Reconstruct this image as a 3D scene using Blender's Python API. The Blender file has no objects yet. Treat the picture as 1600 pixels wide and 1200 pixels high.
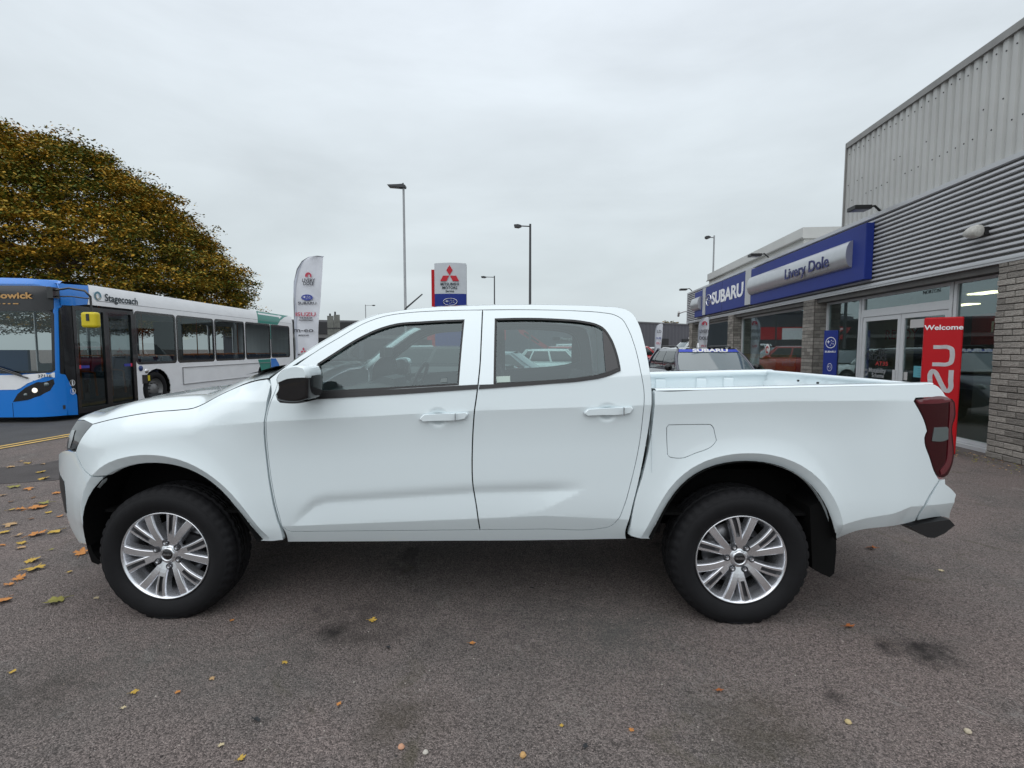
import bpy, math, random
import numpy as np
from mathutils import Vector, Matrix, noise
from mathutils.geometry import delaunay_2d_cdt
R = math.radians
random.seed(7)
scene = bpy.context.scene
COL = scene.collection

# ------------------------------------------------------------------ camera
FPX, CXP, CYP, CAMH = 760.0, 800.0, 600.0, 1.525       # focal length in photo pixels (1600 wide), eye height
PITCH = math.atan(55 / FPX)
cam = bpy.data.objects.new('camera', bpy.data.cameras.new('camera'))
COL.objects.link(cam)
cam.location = (0, 0, CAMH)
cam.rotation_euler = (R(90) - PITCH, 0, 0)
cam.data.sensor_width = 36
cam.data.lens = 36 * FPX / 1600
cam.data.clip_start = 0.05
cam.data.clip_end = 2000
scene.camera = cam

# ------------------------------------------------------------------ sky and sun (overcast)
SUN_EL, SUN_AZ = R(64), R(200)     # high veiled sun behind the camera
world = bpy.data.worlds.new('World')
scene.world = world
world.use_nodes = True
wn, wl = world.node_tree.nodes, world.node_tree.links
wn.clear()
def N(nt, t, **kw):
    n = nt.new(t)
    for k, v in kw.items():
        if k.startswith('i_'):
            n.inputs[k[2:].replace('_', ' ')].default_value = v
        else:
            setattr(n, k, v)
    return n
sky = N(wn, 'ShaderNodeTexSky', sky_type='NISHITA', sun_disc=False, sun_elevation=SUN_EL, sun_rotation=SUN_AZ)
bg1 = N(wn, 'ShaderNodeBackground', i_Strength=0.05)
wl.new(sky.outputs[0], bg1.inputs[0])
tc = N(wn, 'ShaderNodeTexCoord')
sep = N(wn, 'ShaderNodeSeparateXYZ')
wl.new(tc.outputs['Generated'], sep.inputs[0])
ramp = N(wn, 'ShaderNodeValToRGB')
ramp.color_ramp.elements[0].position = 0.0
ramp.color_ramp.elements[0].color = (.665, .735, .765, 1)
ramp.color_ramp.elements[1].position = 1.0
ramp.color_ramp.elements[1].color = (1.0, 1.05, 1.12, 1)
e = ramp.color_ramp.elements.new(.16); e.color = (.69, .765, .795, 1)
e = ramp.color_ramp.elements.new(.40); e.color = (.79, .865, .92, 1)
e = ramp.color_ramp.elements.new(.62); e.color = (.87, .94, 1.02, 1)
wl.new(sep.outputs['Z'], ramp.inputs[0])
mp = N(wn, 'ShaderNodeMapping')
mp.inputs['Scale'].default_value = (1, 1, 3.2)
wl.new(tc.outputs['Generated'], mp.inputs[0])
nz = N(wn, 'ShaderNodeTexNoise', i_Scale=2.0, i_Detail=7.0, i_Roughness=.52, i_Distortion=.25)
wl.new(mp.outputs[0], nz.inputs[0])
cr = N(wn, 'ShaderNodeMapRange')
cr.inputs['From Min'].default_value = .3; cr.inputs['From Max'].default_value = .72
cr.inputs['To Min'].default_value = .84; cr.inputs['To Max'].default_value = 1.06
wl.new(nz.outputs[0], cr.inputs[0])
vm = N(wn, 'ShaderNodeVectorMath', operation='SCALE')
wl.new(ramp.outputs[0], vm.inputs[0]); wl.new(cr.outputs[0], vm.inputs['Scale'])
bg2 = N(wn, 'ShaderNodeBackground', i_Strength=1.0)
wl.new(vm.outputs[0], bg2.inputs[0])
mx = N(wn, 'ShaderNodeMixShader'); mx.inputs[0].default_value = .93
wl.new(bg1.outputs[0], mx.inputs[1]); wl.new(bg2.outputs[0], mx.inputs[2])
wo = N(wn, 'ShaderNodeOutputWorld'); wl.new(mx.outputs[0], wo.inputs[0])
sun = bpy.data.objects.new('sun', bpy.data.lights.new('sun', 'SUN'))
COL.objects.link(sun)
sun.data.energy = 1.3
sun.data.angle = R(95)
sun.data.color = (1, .988, .97)
# Nishita rotation is measured from +Y clockwise; the lamp points the same way
sd = Vector((math.sin(SUN_AZ) * math.cos(SUN_EL), math.cos(SUN_AZ) * math.cos(SUN_EL), math.sin(SUN_EL)))
sun.rotation_euler = sd.to_track_quat('Z', 'Y').to_euler()
scene.view_settings.view_transform = 'Standard'
scene.view_settings.look = 'None'
scene.view_settings.exposure = 0.08
scene.view_settings.gamma = 1.0

# ------------------------------------------------------------------ materials
MATS = {}
def mat(name, col, rough=.5, metal=0., coat=0., var=0., vscale=4., bump=0., bscale=40., spec=.5, rand=0., sheen=0., coord='Object', coat_rough=.03, ao_dirt=None):
    if name in MATS: return MATS[name]
    m = bpy.data.materials.new(name); m.use_nodes = True
    nt, lk = m.node_tree.nodes, m.node_tree.links
    b = nt['Principled BSDF']
    b.inputs['Base Color'].default_value = (*col, 1)
    b.inputs['Roughness'].default_value = rough
    b.inputs['Metallic'].default_value = metal
    b.inputs['Coat Weight'].default_value = coat
    b.inputs['Coat Roughness'].default_value = coat_rough
    b.inputs['Specular IOR Level'].default_value = spec
    t = nt.new('ShaderNodeTexCoord')
    if var or rand:
        n1 = N(nt, 'ShaderNodeTexNoise', i_Scale=vscale, i_Detail=6.0, i_Roughness=.6)
        lk.new(t.outputs[coord], n1.inputs[0])
        mr = N(nt, 'ShaderNodeMapRange')
        mr.inputs['From Min'].default_value = .25; mr.inputs['From Max'].default_value = .75
        mr.inputs['To Min'].default_value = 1 - var; mr.inputs['To Max'].default_value = 1 + var
        lk.new(n1.outputs[0], mr.inputs[0])
        last = mr.outputs[0]
        if rand:
            oi = nt.new('ShaderNodeObjectInfo'); ge = nt.new('ShaderNodeNewGeometry')
            ad = N(nt, 'ShaderNodeMath', operation='ADD'); lk.new(oi.outputs['Random'], ad.inputs[0]); lk.new(ge.outputs['Random Per Island'], ad.inputs[1])
            fr = N(nt, 'ShaderNodeMath', operation='FRACT'); lk.new(ad.outputs[0], fr.inputs[0])
            m2 = N(nt, 'ShaderNodeMapRange'); m2.inputs['To Min'].default_value = 1 - rand; m2.inputs['To Max'].default_value = 1 + rand
            lk.new(fr.outputs[0], m2.inputs[0])
            mu = N(nt, 'ShaderNodeMath', operation='MULTIPLY'); lk.new(m2.outputs[0], mu.inputs[0]); lk.new(last, mu.inputs[1]); last = mu.outputs[0]
        v = N(nt, 'ShaderNodeVectorMath', operation='SCALE'); v.inputs[0].default_value = col
        lk.new(last, v.inputs['Scale']); lk.new(v.outputs[0], b.inputs['Base Color'])
    if bump:
        n2 = N(nt, 'ShaderNodeTexNoise', i_Scale=bscale, i_Detail=4.0)
        lk.new(t.outputs[coord], n2.inputs[0])
        bp = N(nt, 'ShaderNodeBump', i_Strength=bump, i_Distance=.02)
        lk.new(n2.outputs[0], bp.inputs['Height']); lk.new(bp.outputs[0], b.inputs['Normal'])
    MATS[name] = m
    return m
def glass(name, tint=(.6, .68, .66), base=.06, rough=0.0, fres=1.5, haze=0.0, haze_col=(.5, .55, .55)):
    if name in MATS: return MATS[name]
    m = bpy.data.materials.new(name); m.use_nodes = True
    nt, lk = m.node_tree.nodes, m.node_tree.links; nt.clear()
    tr = N(nt, 'ShaderNodeBsdfTransparent'); tr.inputs[0].default_value = (*tint, 1)
    gl = N(nt, 'ShaderNodeBsdfGlossy'); gl.inputs[0].default_value = (.86, .98, 1, 1); gl.inputs['Roughness'].default_value = rough
    f = N(nt, 'ShaderNodeLayerWeight')
    pw = N(nt, 'ShaderNodeMath', operation='POWER'); pw.inputs[1].default_value = 4.5; lk.new(f.outputs['Facing'], pw.inputs[0])
    ad = N(nt, 'ShaderNodeMath', operation='MULTIPLY_ADD', use_clamp=True); ad.inputs[1].default_value = 1-base; ad.inputs[2].default_value = base
    lk.new(pw.outputs[0], ad.inputs[0])
    mi = N(nt, 'ShaderNodeMixShader')
    first = tr.outputs[0]
    if haze:
        df = N(nt, 'ShaderNodeBsdfDiffuse'); df.inputs[0].default_value = (*haze_col, 1)
        m0 = N(nt, 'ShaderNodeMixShader'); m0.inputs[0].default_value = haze
        lk.new(tr.outputs[0], m0.inputs[1]); lk.new(df.outputs[0], m0.inputs[2]); first = m0.outputs[0]
    lk.new(ad.outputs[0], mi.inputs[0]); lk.new(first, mi.inputs[1]); lk.new(gl.outputs[0], mi.inputs[2])
    o = N(nt, 'ShaderNodeOutputMaterial'); lk.new(mi.outputs[0], o.inputs[0])
    MATS[name] = m
    return m
def emit(name, col, s=1.):
    if name in MATS: return MATS[name]
    m = bpy.data.materials.new(name); m.use_nodes = True
    b = m.node_tree.nodes['Principled BSDF']
    b.inputs['Base Color'].default_value = (*[c * .5 for c in col], 1)
    b.inputs['Emission Color'].default_value = (*col, 1); b.inputs['Emission Strength'].default_value = s
    MATS[name] = m
    return m

WHITE = mat('white_car_paint', (.765, .845, .87), .22, coat=1.0, spec=.5)
BLACKP = mat('black_trim', (.012, .012, .013), .45, bump=.05, bscale=300)
GLOSSB = mat('gloss_black', (.008, .008, .009), .12, coat=.5)
RUB = mat('tyre_rubber', (.0085, .0085, .0098), .72, spec=.26, var=.25, vscale=9, bump=.12, bscale=160)
ALLOY = mat('alloy', (.84, .85, .88), .26, metal=.9, coat=.4, var=.05)
DARKM = mat('dark_metal', (.06, .06, .065), .45, metal=.6, var=.3)
LINER = mat('wheel_liner', (.006, .006, .006), .95, var=.3, spec=.1)
TRIM = mat('cab_trim', (.05, .062, .066), .8, bump=.1, bscale=200)
TRIML = mat('cab_trim_light', (.20, .22, .22), .8)
GLASS = glass('tinted_glass', (.60, .73, .72), .10)
REDL = mat('tail_lens', (.035, .001, .003), .15, coat=.35, spec=.3)
REDB = mat('tail_lens_bright', (.12, .004, .012), .08, coat=1.0, spec=.8)
CLEAR = mat('clear_lens', (.10, .13, .13), .06, coat=1.0, spec=.9)
CHROME = mat('chrome', (.7, .7, .72), .08, metal=1.0)

# ------------------------------------------------------------------ object helpers
def tag(o, label=None, cat=None, group=None, kind=None):
    if label: o['label'] = label
    if cat: o['category'] = cat
    if group: o['group'] = group
    if kind: o['kind'] = kind
    return o
def empty(name, loc=(0, 0, 0), rz=0, label=None, cat=None, group=None, parent=None):
    o = bpy.data.objects.new(name, None); COL.objects.link(o)
    o.location = loc; o.rotation_euler = (0, 0, rz); o.empty_display_size = .1
    if parent: o.parent = parent
    return tag(o, label, cat, group)
class MB:
    def __init__(s): s.v, s.f, s.m, s.sm = [], [], [], []
    def add(s, vs, fs, m=0, smooth=False):
        b = len(s.v); s.v += [tuple(v) for v in vs]
        for f in fs: s.f.append([i + b for i in f]); s.m.append(m); s.sm.append(smooth)
        return s
    def box(s, x0, x1, y0, y1, z0, z1, m=0):
        vs = [(x, y, z) for x in (x0, x1) for y in (y0, y1) for z in (z0, z1)]
        return s.add(vs, [(0, 1, 3, 2), (4, 6, 7, 5), (0, 4, 5, 1), (2, 3, 7, 6), (0, 2, 6, 4), (1, 5, 7, 3)], m)
    def cbox(s, c, d, m=0): return s.box(c[0]-d[0]/2, c[0]+d[0]/2, c[1]-d[1]/2, c[1]+d[1]/2, c[2]-d[2]/2, c[2]+d[2]/2, m)
    def prism(s, poly, y0, y1, m=0, flip=False):          # poly in (x,z), thickness along y
        n = len(poly)
        a = sum(poly[i][0]*poly[(i+1) % n][1]-poly[(i+1) % n][0]*poly[i][1] for i in range(n))
        if a < 0: poly = poly[::-1]
        vs = [(x, y0, z) for x, z in poly] + [(x, y1, z) for x, z in poly]
        fs = [list(range(n)), list(range(2*n-1, n-1, -1))] + [(i, i+n, (i+1) % n+n, (i+1) % n) for i in range(n)]
        return s.add(vs, fs, m)
    def tube(s, pts, r, seg=8, m=0, cap=True, smooth=True):
        pts = [Vector(p) for p in pts]; rs = r if isinstance(r, (list, tuple)) else [r]*len(pts)
        vs = []; up = Vector((.13, .21, .97))
        for i, p in enumerate(pts):
            d = (pts[min(i+1, len(pts)-1)]-pts[max(i-1, 0)]).normalized()
            if abs(d.dot(up)) > .97: up = Vector((.97, .2, .1))
            a = d.cross(up).normalized(); b = d.cross(a)
            for k in range(seg):
                t = 2*math.pi*k/seg
                vs.append(p + (a*math.cos(t)+b*math.sin(t))*rs[i])
        fs = [(i*seg+k, (i+1)*seg+k, (i+1)*seg+(k+1) % seg, i*seg+(k+1) % seg) for i in range(len(pts)-1) for k in range(seg)]
        s.add(vs, fs, m, smooth)
        if cap:
            n = len(pts)
            s.add([vs[k] for k in range(seg)], [list(range(seg))], m)
            s.add([vs[(n-1)*seg+k] for k in range(seg)], [list(range(seg))[::-1]], m)
        return s
    def lathe(s, prof, seg=48, axis='y', c=(0, 0, 0), m=0, smooth=True, a0=0, a1=2*math.pi, mod=None):
        full = abs(a1-a0-2*math.pi) < 1e-6; n = len(prof); cnt = seg if full else seg+1
        vs = []
        for i in range(cnt):
            t = a0+(a1-a0)*i/seg; ct, st = math.cos(t), math.sin(t)
            for j, (h, r) in enumerate(prof):
                rr = r if mod is None else mod(i, j, r)
                vs.append((c[0]+rr*ct, c[1]+h, c[2]+rr*st) if axis == 'y' else (c[0]+rr*ct, c[1]+rr*st, c[2]+h) if axis == 'z' else (c[0]+h, c[1]+rr*ct, c[2]+rr*st))
        fs = [(i*n+j, i*n+j+1, ((i+1) % cnt)*n+j+1, ((i+1) % cnt)*n+j) for i in range(seg) for j in range(n-1)]
        return s.add(vs, fs, m, smooth)
    def grid(s, rows, m=0, smooth=True, close=False):
        n = len(rows[0]); vs = [v for r_ in rows for v in r_]
        fs = [(i*n+j, i*n+(j+1) % n, (i+1)*n+(j+1) % n, (i+1)*n+j) for i in range(len(rows)-1) for j in range(n if close else n-1)]
        return s.add(vs, fs, m, smooth)
    def build(s, name, mats, parent=None, loc=(0, 0, 0), rz=0, weld=False):
        me = bpy.data.meshes.new(name); me.from_pydata(s.v, [], s.f); me.update()
        for mm in (mats if isinstance(mats, (list, tuple)) else [mats]): me.materials.append(mm)
        me.polygons.foreach_set('material_index', s.m); me.polygons.foreach_set('use_smooth', s.sm)
        o = bpy.data.objects.new(name, me); COL.objects.link(o); o.location = loc; o.rotation_euler = (0, 0, rz)
        if parent: o.parent = parent
        return o
def children(o): return [c for c in bpy.data.objects if c.parent == o]
def copy_tree(o, parent=None, kids=None):
    if kids is None:
        kids = {}
        for c in bpy.data.objects:
            if c.parent: kids.setdefault(c.parent.name, []).append(c)
    c = o.copy(); COL.objects.link(c)
    if parent is not None: c.parent = parent
    for ch in kids.get(o.name, []): copy_tree(ch, c, kids)
    return c
def mirror_copy(o, parent, w):
    c = copy_tree(o, parent); c.scale = (o.scale[0], -o.scale[1], o.scale[2])
    c.location = (o.location[0], w - o.location[1], o.location[2])
    return c
def bevel(o, w=.01, seg=2):
    m = o.modifiers.new('bevel', 'BEVEL'); m.width = w; m.segments = seg; m.limit_method = 'ANGLE'; m.angle_limit = R(35)
    return o
def text(name, body, size, loc, m, parent=None, sx=1., ext=.004, bold=0., rx=R(90), ry=0, rz=0, align='CENTER', sp=1., shear=0.):
    c = bpy.data.curves.new(name, 'FONT'); c.body = body; c.size = size; c.extrude = ext; c.offset = bold
    c.align_x = align; c.align_y = 'CENTER'; c.space_character = sp; c.shear = shear; c.resolution_u = 3
    c.materials.append(m)
    o = bpy.data.objects.new(name, c); COL.objects.link(o)
    o.location = loc; o.rotation_euler = (rx, ry, rz); o.scale = (sx, 1, 1)
    if parent: o.parent = parent
    return o

# ------------------------------------------------------------------ ground
def ground_material():
    m = bpy.data.materials.new('tarmac'); m.use_nodes = True
    nt, lk = m.node_tree.nodes, m.node_tree.links; b = nt['Principled BSDF']
    t = nt.new('ShaderNodeTexCoord'); O = t.outputs['Object']
    def noise_(sc, det, ro=.6, dist=0.):
        n = N(nt, 'ShaderNodeTexNoise', i_Scale=sc, i_Detail=det, i_Roughness=ro, i_Distortion=dist); lk.new(O, n.inputs[0]); return n.outputs[0]
    def rng(v, a, b_, c, d):
        r = N(nt, 'ShaderNodeMapRange'); lk.new(v, r.inputs[0])
        for k, x in zip(('From Min', 'From Max', 'To Min', 'To Max'), (a, b_, c, d)): r.inputs[k].default_value = x
        return r.outputs[0]
    def mix(f, a, b_, bt='MIX'):
        x = N(nt, 'ShaderNodeMix', data_type='RGBA', blend_type=bt)
        if isinstance(f, float): x.inputs[0].default_value = f
        else: lk.new(f, x.inputs[0])
        for s, v in ((6, a), (7, b_)):
            if isinstance(v, tuple): x.inputs[s].default_value = (*v, 1)
            else: lk.new(v, x.inputs[s])
        return x.outputs[2]
    big = mix(rng(noise_(.55, 4, .55, .6), .40, .62, 0, 1), (.268, .220, .203), (.228, .198, .184))
    big = mix(rng(noise_(1.7, 5, .6, .4), .50, .72, 0, .55), big, (.130, .130, .122))
    big = mix(rng(noise_(3.1, 4, .6), .60, .78, 0, .45), big, (.29, .26, .24))
    vo = N(nt, 'ShaderNodeTexVoronoi', i_Scale=150.0); lk.new(O, vo.inputs['Vector'])
    sepc = N(nt, 'ShaderNodeSeparateColor'); lk.new(vo.outputs['Color'], sepc.inputs[0])
    stone = rng(sepc.outputs[0], 0, 1, .45, 1.55)
    sc = N(nt, 'ShaderNodeVectorMath', operation='SCALE'); lk.new(big, sc.inputs[0]); lk.new(stone, sc.inputs['Scale'])
    c = mix(rng(noise_(210, 2), .34, .60, 0.25, 1.0), (.045, .042, .042), sc.outputs[0])
    c = mix(rng(noise_(75, 3, .7), .28, .46, .5, 0.), c, (.030, .028, .027))
    spk = rng(noise_(120, 1), .72, .75, 0, .9)
    c = mix(spk, c, (.42, .40, .38))
    pit = rng(noise_(34, 2), .70, .735, 0, .85)
    c = mix(pit, c, (.018, .017, .017))
    st = rng(noise_(.9, 6, .7, 1.2), .61, .69, 0, .6)
    c = mix(st, c, (.040, .036, .034))
    pale = rng(noise_(3.4, 7, .78, .8), .60, .72, 0, .6)
    c = mix(pale, c, (.36, .34, .32))
    moss = rng(noise_(1.8, 5, .7, 1.), .60, .72, 0, .5)
    c = mix(moss, c, (.085, .078, .045))
    dn = N(nt, 'ShaderNodeTexNoise', i_Scale=5.0, i_Detail=5.0, i_Roughness=.65); lk.new(O, dn.inputs[0])
    dv = N(nt, 'ShaderNodeVectorMath', operation='SCALE'); lk.new(dn.outputs['Color'], dv.inputs[0]); dv.inputs['Scale'].default_value = .28
    pv = N(nt, 'ShaderNodeVectorMath', operation='ADD'); lk.new(O, pv.inputs[0]); lk.new(dv.outputs[0], pv.inputs[1])
    patchy = rng(noise_(7., 6, .7), .36, .60, .15, 1.); flecks = rng(noise_(38., 5, .75), .50, .64, 0., .75)
    # oil spots, tyre scuffs, dried puddle rings and a wide darker patch round the truck: x, y, radius, strength, colour
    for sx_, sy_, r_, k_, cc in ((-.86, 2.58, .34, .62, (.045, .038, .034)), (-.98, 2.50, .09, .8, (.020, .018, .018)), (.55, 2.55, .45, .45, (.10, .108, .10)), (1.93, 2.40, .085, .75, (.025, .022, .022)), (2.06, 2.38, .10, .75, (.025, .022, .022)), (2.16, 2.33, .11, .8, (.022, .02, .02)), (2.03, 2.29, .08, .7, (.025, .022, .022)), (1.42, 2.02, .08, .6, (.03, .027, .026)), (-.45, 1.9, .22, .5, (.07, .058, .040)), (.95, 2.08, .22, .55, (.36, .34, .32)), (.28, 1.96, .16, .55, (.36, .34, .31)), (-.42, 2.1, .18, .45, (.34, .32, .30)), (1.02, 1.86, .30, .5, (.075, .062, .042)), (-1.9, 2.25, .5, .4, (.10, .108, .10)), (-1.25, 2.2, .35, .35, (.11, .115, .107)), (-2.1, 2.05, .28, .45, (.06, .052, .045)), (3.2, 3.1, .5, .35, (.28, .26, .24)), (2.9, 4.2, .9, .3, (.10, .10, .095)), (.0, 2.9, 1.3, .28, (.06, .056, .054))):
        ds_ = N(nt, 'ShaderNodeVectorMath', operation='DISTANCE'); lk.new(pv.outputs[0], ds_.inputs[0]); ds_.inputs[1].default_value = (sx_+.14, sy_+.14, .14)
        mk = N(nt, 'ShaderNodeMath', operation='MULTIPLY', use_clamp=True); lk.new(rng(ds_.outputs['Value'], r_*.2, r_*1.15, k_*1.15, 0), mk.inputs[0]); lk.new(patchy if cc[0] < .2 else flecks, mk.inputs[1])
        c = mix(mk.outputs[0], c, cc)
    lk.new(c, b.inputs['Base Color'])
    b.inputs['Roughness'].default_value = .93; b.inputs['Specular IOR Level'].default_value = .2
    h1 = N(nt, 'ShaderNodeMath', operation='MULTIPLY_ADD'); lk.new(vo.outputs['Distance'], h1.inputs[0]); h1.inputs[1].default_value = -1.; lk.new(noise_(150, 4), h1.inputs[2])
    bp = N(nt, 'ShaderNodeBump', i_Strength=.8, i_Distance=.012); lk.new(h1.outputs[0], bp.inputs['Height'])
    lk.new(bp.outputs[0], b.inputs['Normal'])
    return m
tag(MB().add([(-600, -60, 0), (600, -60, 0), (600, 900, 0), (-600, 900, 0)], [(0, 1, 2, 3)]).build('ground', ground_material()), kind='structure')
ROADM = mat('road_asphalt', (.078, .078, .080), .9, var=.18, vscale=1.3, bump=.5, bscale=170, spec=.25)
def road():
    # double yellow line edge runs along (-7.64,7.17) -> (-7.54,8.09), roughly parallel with the showroom
    dx, dy = .0915, .9958
    def P(t, off, z): return (-7.60 + dx*t - dy*off, 7.6 + dy*t + dx*off, z)
    m = MB().add([P(-40, .12, .004), P(110, .12, .004), P(110, 9.5, .004), P(-40, 9.5, .004)], [(0, 1, 2, 3)])
    tag(m.build('road', ROADM), kind='structure')
    ym = mat('yellow_line_paint', (.55, .36, .10), .8, var=.35, vscale=6)
    m = MB()
    for off in (.16, .34):
        m.add([P(-40, off, .008), P(110, off, .008), P(110, off+.08, .008), P(-40, off+.08, .008)], [(0, 1, 2, 3)])
    tag(m.build('road_markings', ym), kind='structure')
    pm = mat('tarmac_patch', (.062, .055, .054), .95, var=.25, vscale=3, bump=.5, bscale=120)
    m = MB()
    pts = [(-9.5, 4.4), (-6.6, 5.15), (-5.3, 5.55), (-5.0, 6.3), (-5.3, 7.4), (-5.9, 7.5), (-6.3, 6.3), (-7.4, 5.7), (-9.5, 5.0)]
    m.add([(x, y, .004) for x, y in pts], [list(range(len(pts)))])
    tag(m.build('pavement_patch', pm), kind='structure')
road()

# ------------------------------------------------------------------ the white pickup
TW = 1.87                                   # body width: local Y runs 0 (near side) .. TW
TD, TROT = 2.61, R(-.9)
_ct, _st = math.cos(TROT), math.sin(TROT)
def S(px, py, Y=.03):                       # photo pixel -> point (x, z) on the truck's own plane Y
    a, b = (px-CXP)/FPX, (CYP-py)/FPX
    cp, sp = math.cos(PITCH), math.sin(PITCH)
    d = (a, cp+b*sp, -sp+b*cp)
    ox, oy = -TD*_st, -TD*_ct               # camera in truck coordinates
    dx, dy = d[0]*_ct+d[1]*_st, -d[0]*_st+d[1]*_ct
    t = (Y-oy)/dy
    return ox+dx*t, CAMH+d[2]*t
def curve(pts, Y=.03):
    q = sorted(S(x, y, Y) for x, y in pts)
    xs, zs = np.array([p[0] for p in q]), np.array([p[1] for p in q])
    return lambda x: np.interp(x, xs, zs)
zs_f = curve([(345, 664), (418, 658), (740, 641), (1016, 632), (1230, 626), (1402, 625)])
zb_f = curve([(420, 626), (495, 624), (745, 608), (860, 600), (948, 590), (1012, 586)])
z2_f = curve([(455, 823), (490, 794), (510, 788), (740, 773), (860, 769), (915, 765)])
z3_f = curve([(455, 823), (740, 812), (780, 811), (850, 797), (915, 765)])
bl_f = curve([(1302, 821), (1355, 809), (1392, 801), (1420, 790)])
hood_f = curve([(145, 662), (210, 648), (302, 637), (340, 619), (365, 607)])
ARCH_F = [(142, 852), (133, 837), (130, 815), (133, 791), (144, 768), (161, 745), (185, 731), (217, 722.6), (243, 721), (272, 724), (304, 733), (337, 755), (358, 776), (376, 800), (389, 826), (397, 841), (404, 846)]
ARCH_R = [(1018, 843), (1028, 824), (1039, 794), (1056, 765.5), (1078, 744), (1104, 730), (1139, 722), (1173, 720.5), (1208, 724), (1238, 735), (1264, 752.5), (1282, 776), (1292.5, 798), (1300, 820), (1303, 843)]
def relax(A, n=30, it=14):
    P = np.array(A, float); L = np.concatenate([[0], np.cumsum(np.hypot(*np.diff(P, axis=0).T))])
    t = np.linspace(0, L[-1], n); P = np.stack([np.interp(t, L, P[:, 0]), np.interp(t, L, P[:, 1])], 1)
    for _ in range(it): P[1:-1] += .5*((P[:-2]+P[2:])/2-P[1:-1])
    return [(float(a), float(b)) for a, b in P]
ARCH_F, ARCH_R = relax(ARCH_F, 27, 6), relax(ARCH_R, 27, 6)
def dist_poly(x, z, pl):
    p = np.array(pl); d = np.full(x.shape, 9.)
    for i in range(len(p)-1):
        a, b = p[i], p[i+1]; ab = b-a; L = (ab**2).sum()
        t = np.clip(((x-a[0])*ab[0]+(z-a[1])*ab[1])/L, 0, 1)
        d = np.minimum(d, np.hypot(x-a[0]-t*ab[0], z-a[1]-t*ab[1]))
    return d
AF = [S(*p) for p in ARCH_F]; AR = [S(*p) for p in ARCH_R]
X1, X2 = S(205, 700)[0], S(1385, 700)[0]
XC0, XC1, XB0, XB1 = S(330, 660)[0], S(420, 660)[0], S(1340, 660)[0], S(1420, 660)[0]
CUPS = [(S(685, 652), .066, .060), (S(948, 644), .068, .058)]
sst = lambda a: (lambda t: t*t*(3-2*t))(np.clip(a, 0, 1))
def Yf(x, z):
    x = np.asarray(x, float); z = np.asarray(z, float)
    Y = np.zeros(np.broadcast(x, z).shape)
    zs, zb = zs_f(x), zb_f(x)
    cm = sst((x-XC0)/(XC1-XC0)+.0)*(1-sst((x-XB0)/(XB1-XB0)))
    t = z-zs
    Y += .006+np.where(t > 0, .13*t, 0)
    g = np.maximum(0, z-zb)*(x < .95)
    Y += .23*g+.30*g*g
    u = -t
    uu = np.clip(u, 0, .24)
    Y += np.where(u > 0, cm*.17*(uu-uu*uu/.48), 0)
    Y += .42*np.maximum(0, .72-z)**2
    z2, z3 = z2_f(x), z3_f(x)
    amp = np.clip((z2-z3)/.09, 0, 1)*((x > S(455, 820)[0]) & (x < S(915, 765)[0]))
    h = np.where(z >= z2, np.exp(-((z-z2)/.04)**2), np.where(z > z3, (z-z3)/np.maximum(.01, z2-z3), 0))
    Y += .017*amp*h
    low = (x > S(440, 820)[0]) & (x < S(985, 820)[0])
    z3b = np.interp(x, [S(455, 820)[0], S(850, 810)[0], S(980, 812)[0]], [S(455, 823)[1], S(850, 806)[1], S(980, 812)[1]])
    Y += np.where(low, .30*np.maximum(0, np.minimum(z3b, .8)-z)*1., 0)
    # wheel-arch flares
    for pl, xc in ((AF, -1.946), (AR, 1.267)):
        d = dist_poly(x, z, pl)
        w = .058
        ring = np.where(d > w, -.026*np.exp(-(d-w)/.085), -.026+.040*(1-d/w))
        fade = sst((z-.42)/.12)
        near = sst((.75-np.hypot(x-xc, z-.5))/.15)
        Y += ring*near*(.35+.65*fade)
    # rear lower fold
    r = (x > S(1302, 820)[0]-.02)
    Y += np.where(r & (z < bl_f(x)), .45*(bl_f(x)-z), 0)*sst((x-S(1302, 820)[0])/.05)
    # fender shoulder rolls into the bonnet
    rf = 1-sst((x-S(360, 640)[0])/.2)
    Y += rf*2.6*np.maximum(0, z-(hood_f(x)-.15))**2
    # plan curvature at both ends
    Y += .62*np.maximum(0, X1-x)**2
    Y += .42*np.maximum(0, x-X2)**2
    for (c, rx_, rz_) in CUPS:
        Y += .020*sst(1.25-np.hypot((x-c[0])/rx_, (z-c[1])/rz_)*1.25)
    return Y
def SP(px, py):                             # photo pixel -> (x, z) on the curved body side
    Y = .02
    for _ in range(14):
        x, z = S(px, py, Y)
        Y = .5*Y+.5*float(Yf(x, z))
    return x, z
def smooth_poly(pts, step=.02, corner=38, closed=True):
    p = [Vector(q) for q in pts]; n = len(p); out = []
    def tang(i):
        if not closed and i in (0, n-1): return None
        a, b, c = p[i-1], p[i], p[(i+1) % n]
        u, v = b-a, c-b
        if u.length < 1e-6 or v.length < 1e-6 or u.angle(v) > R(corner): return None
        return ((u/u.length)*v.length+(v/v.length)*u.length)/(u.length+v.length)
    T = [tang(i) for i in range(n)]
    for i in range(n if closed else n-1):
        a, b = p[i], p[(i+1) % n]; L = (b-a).length
        ta = T[i]*L if T[i] is not None else None
        tb = T[(i+1) % n]*L if T[(i+1) % n] is not None else None
        if ta is None and tb is None: ta = tb = b-a
        elif ta is None: ta = (b-a)*1.5-tb*.5
        elif tb is None: tb = (b-a)*1.5-ta*.5
        k = max(1, int(L/step+.5))
        for j in range(k):
            t = j/k
            out.append(a*(2*t**3-3*t*t+1)+ta*(t**3-2*t*t+t)+b*(3*t*t-2*t**3)+tb*(t**3-t*t))
    if not closed: out.append(p[-1])
    return [(q.x, q.y) for q in out]
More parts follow.
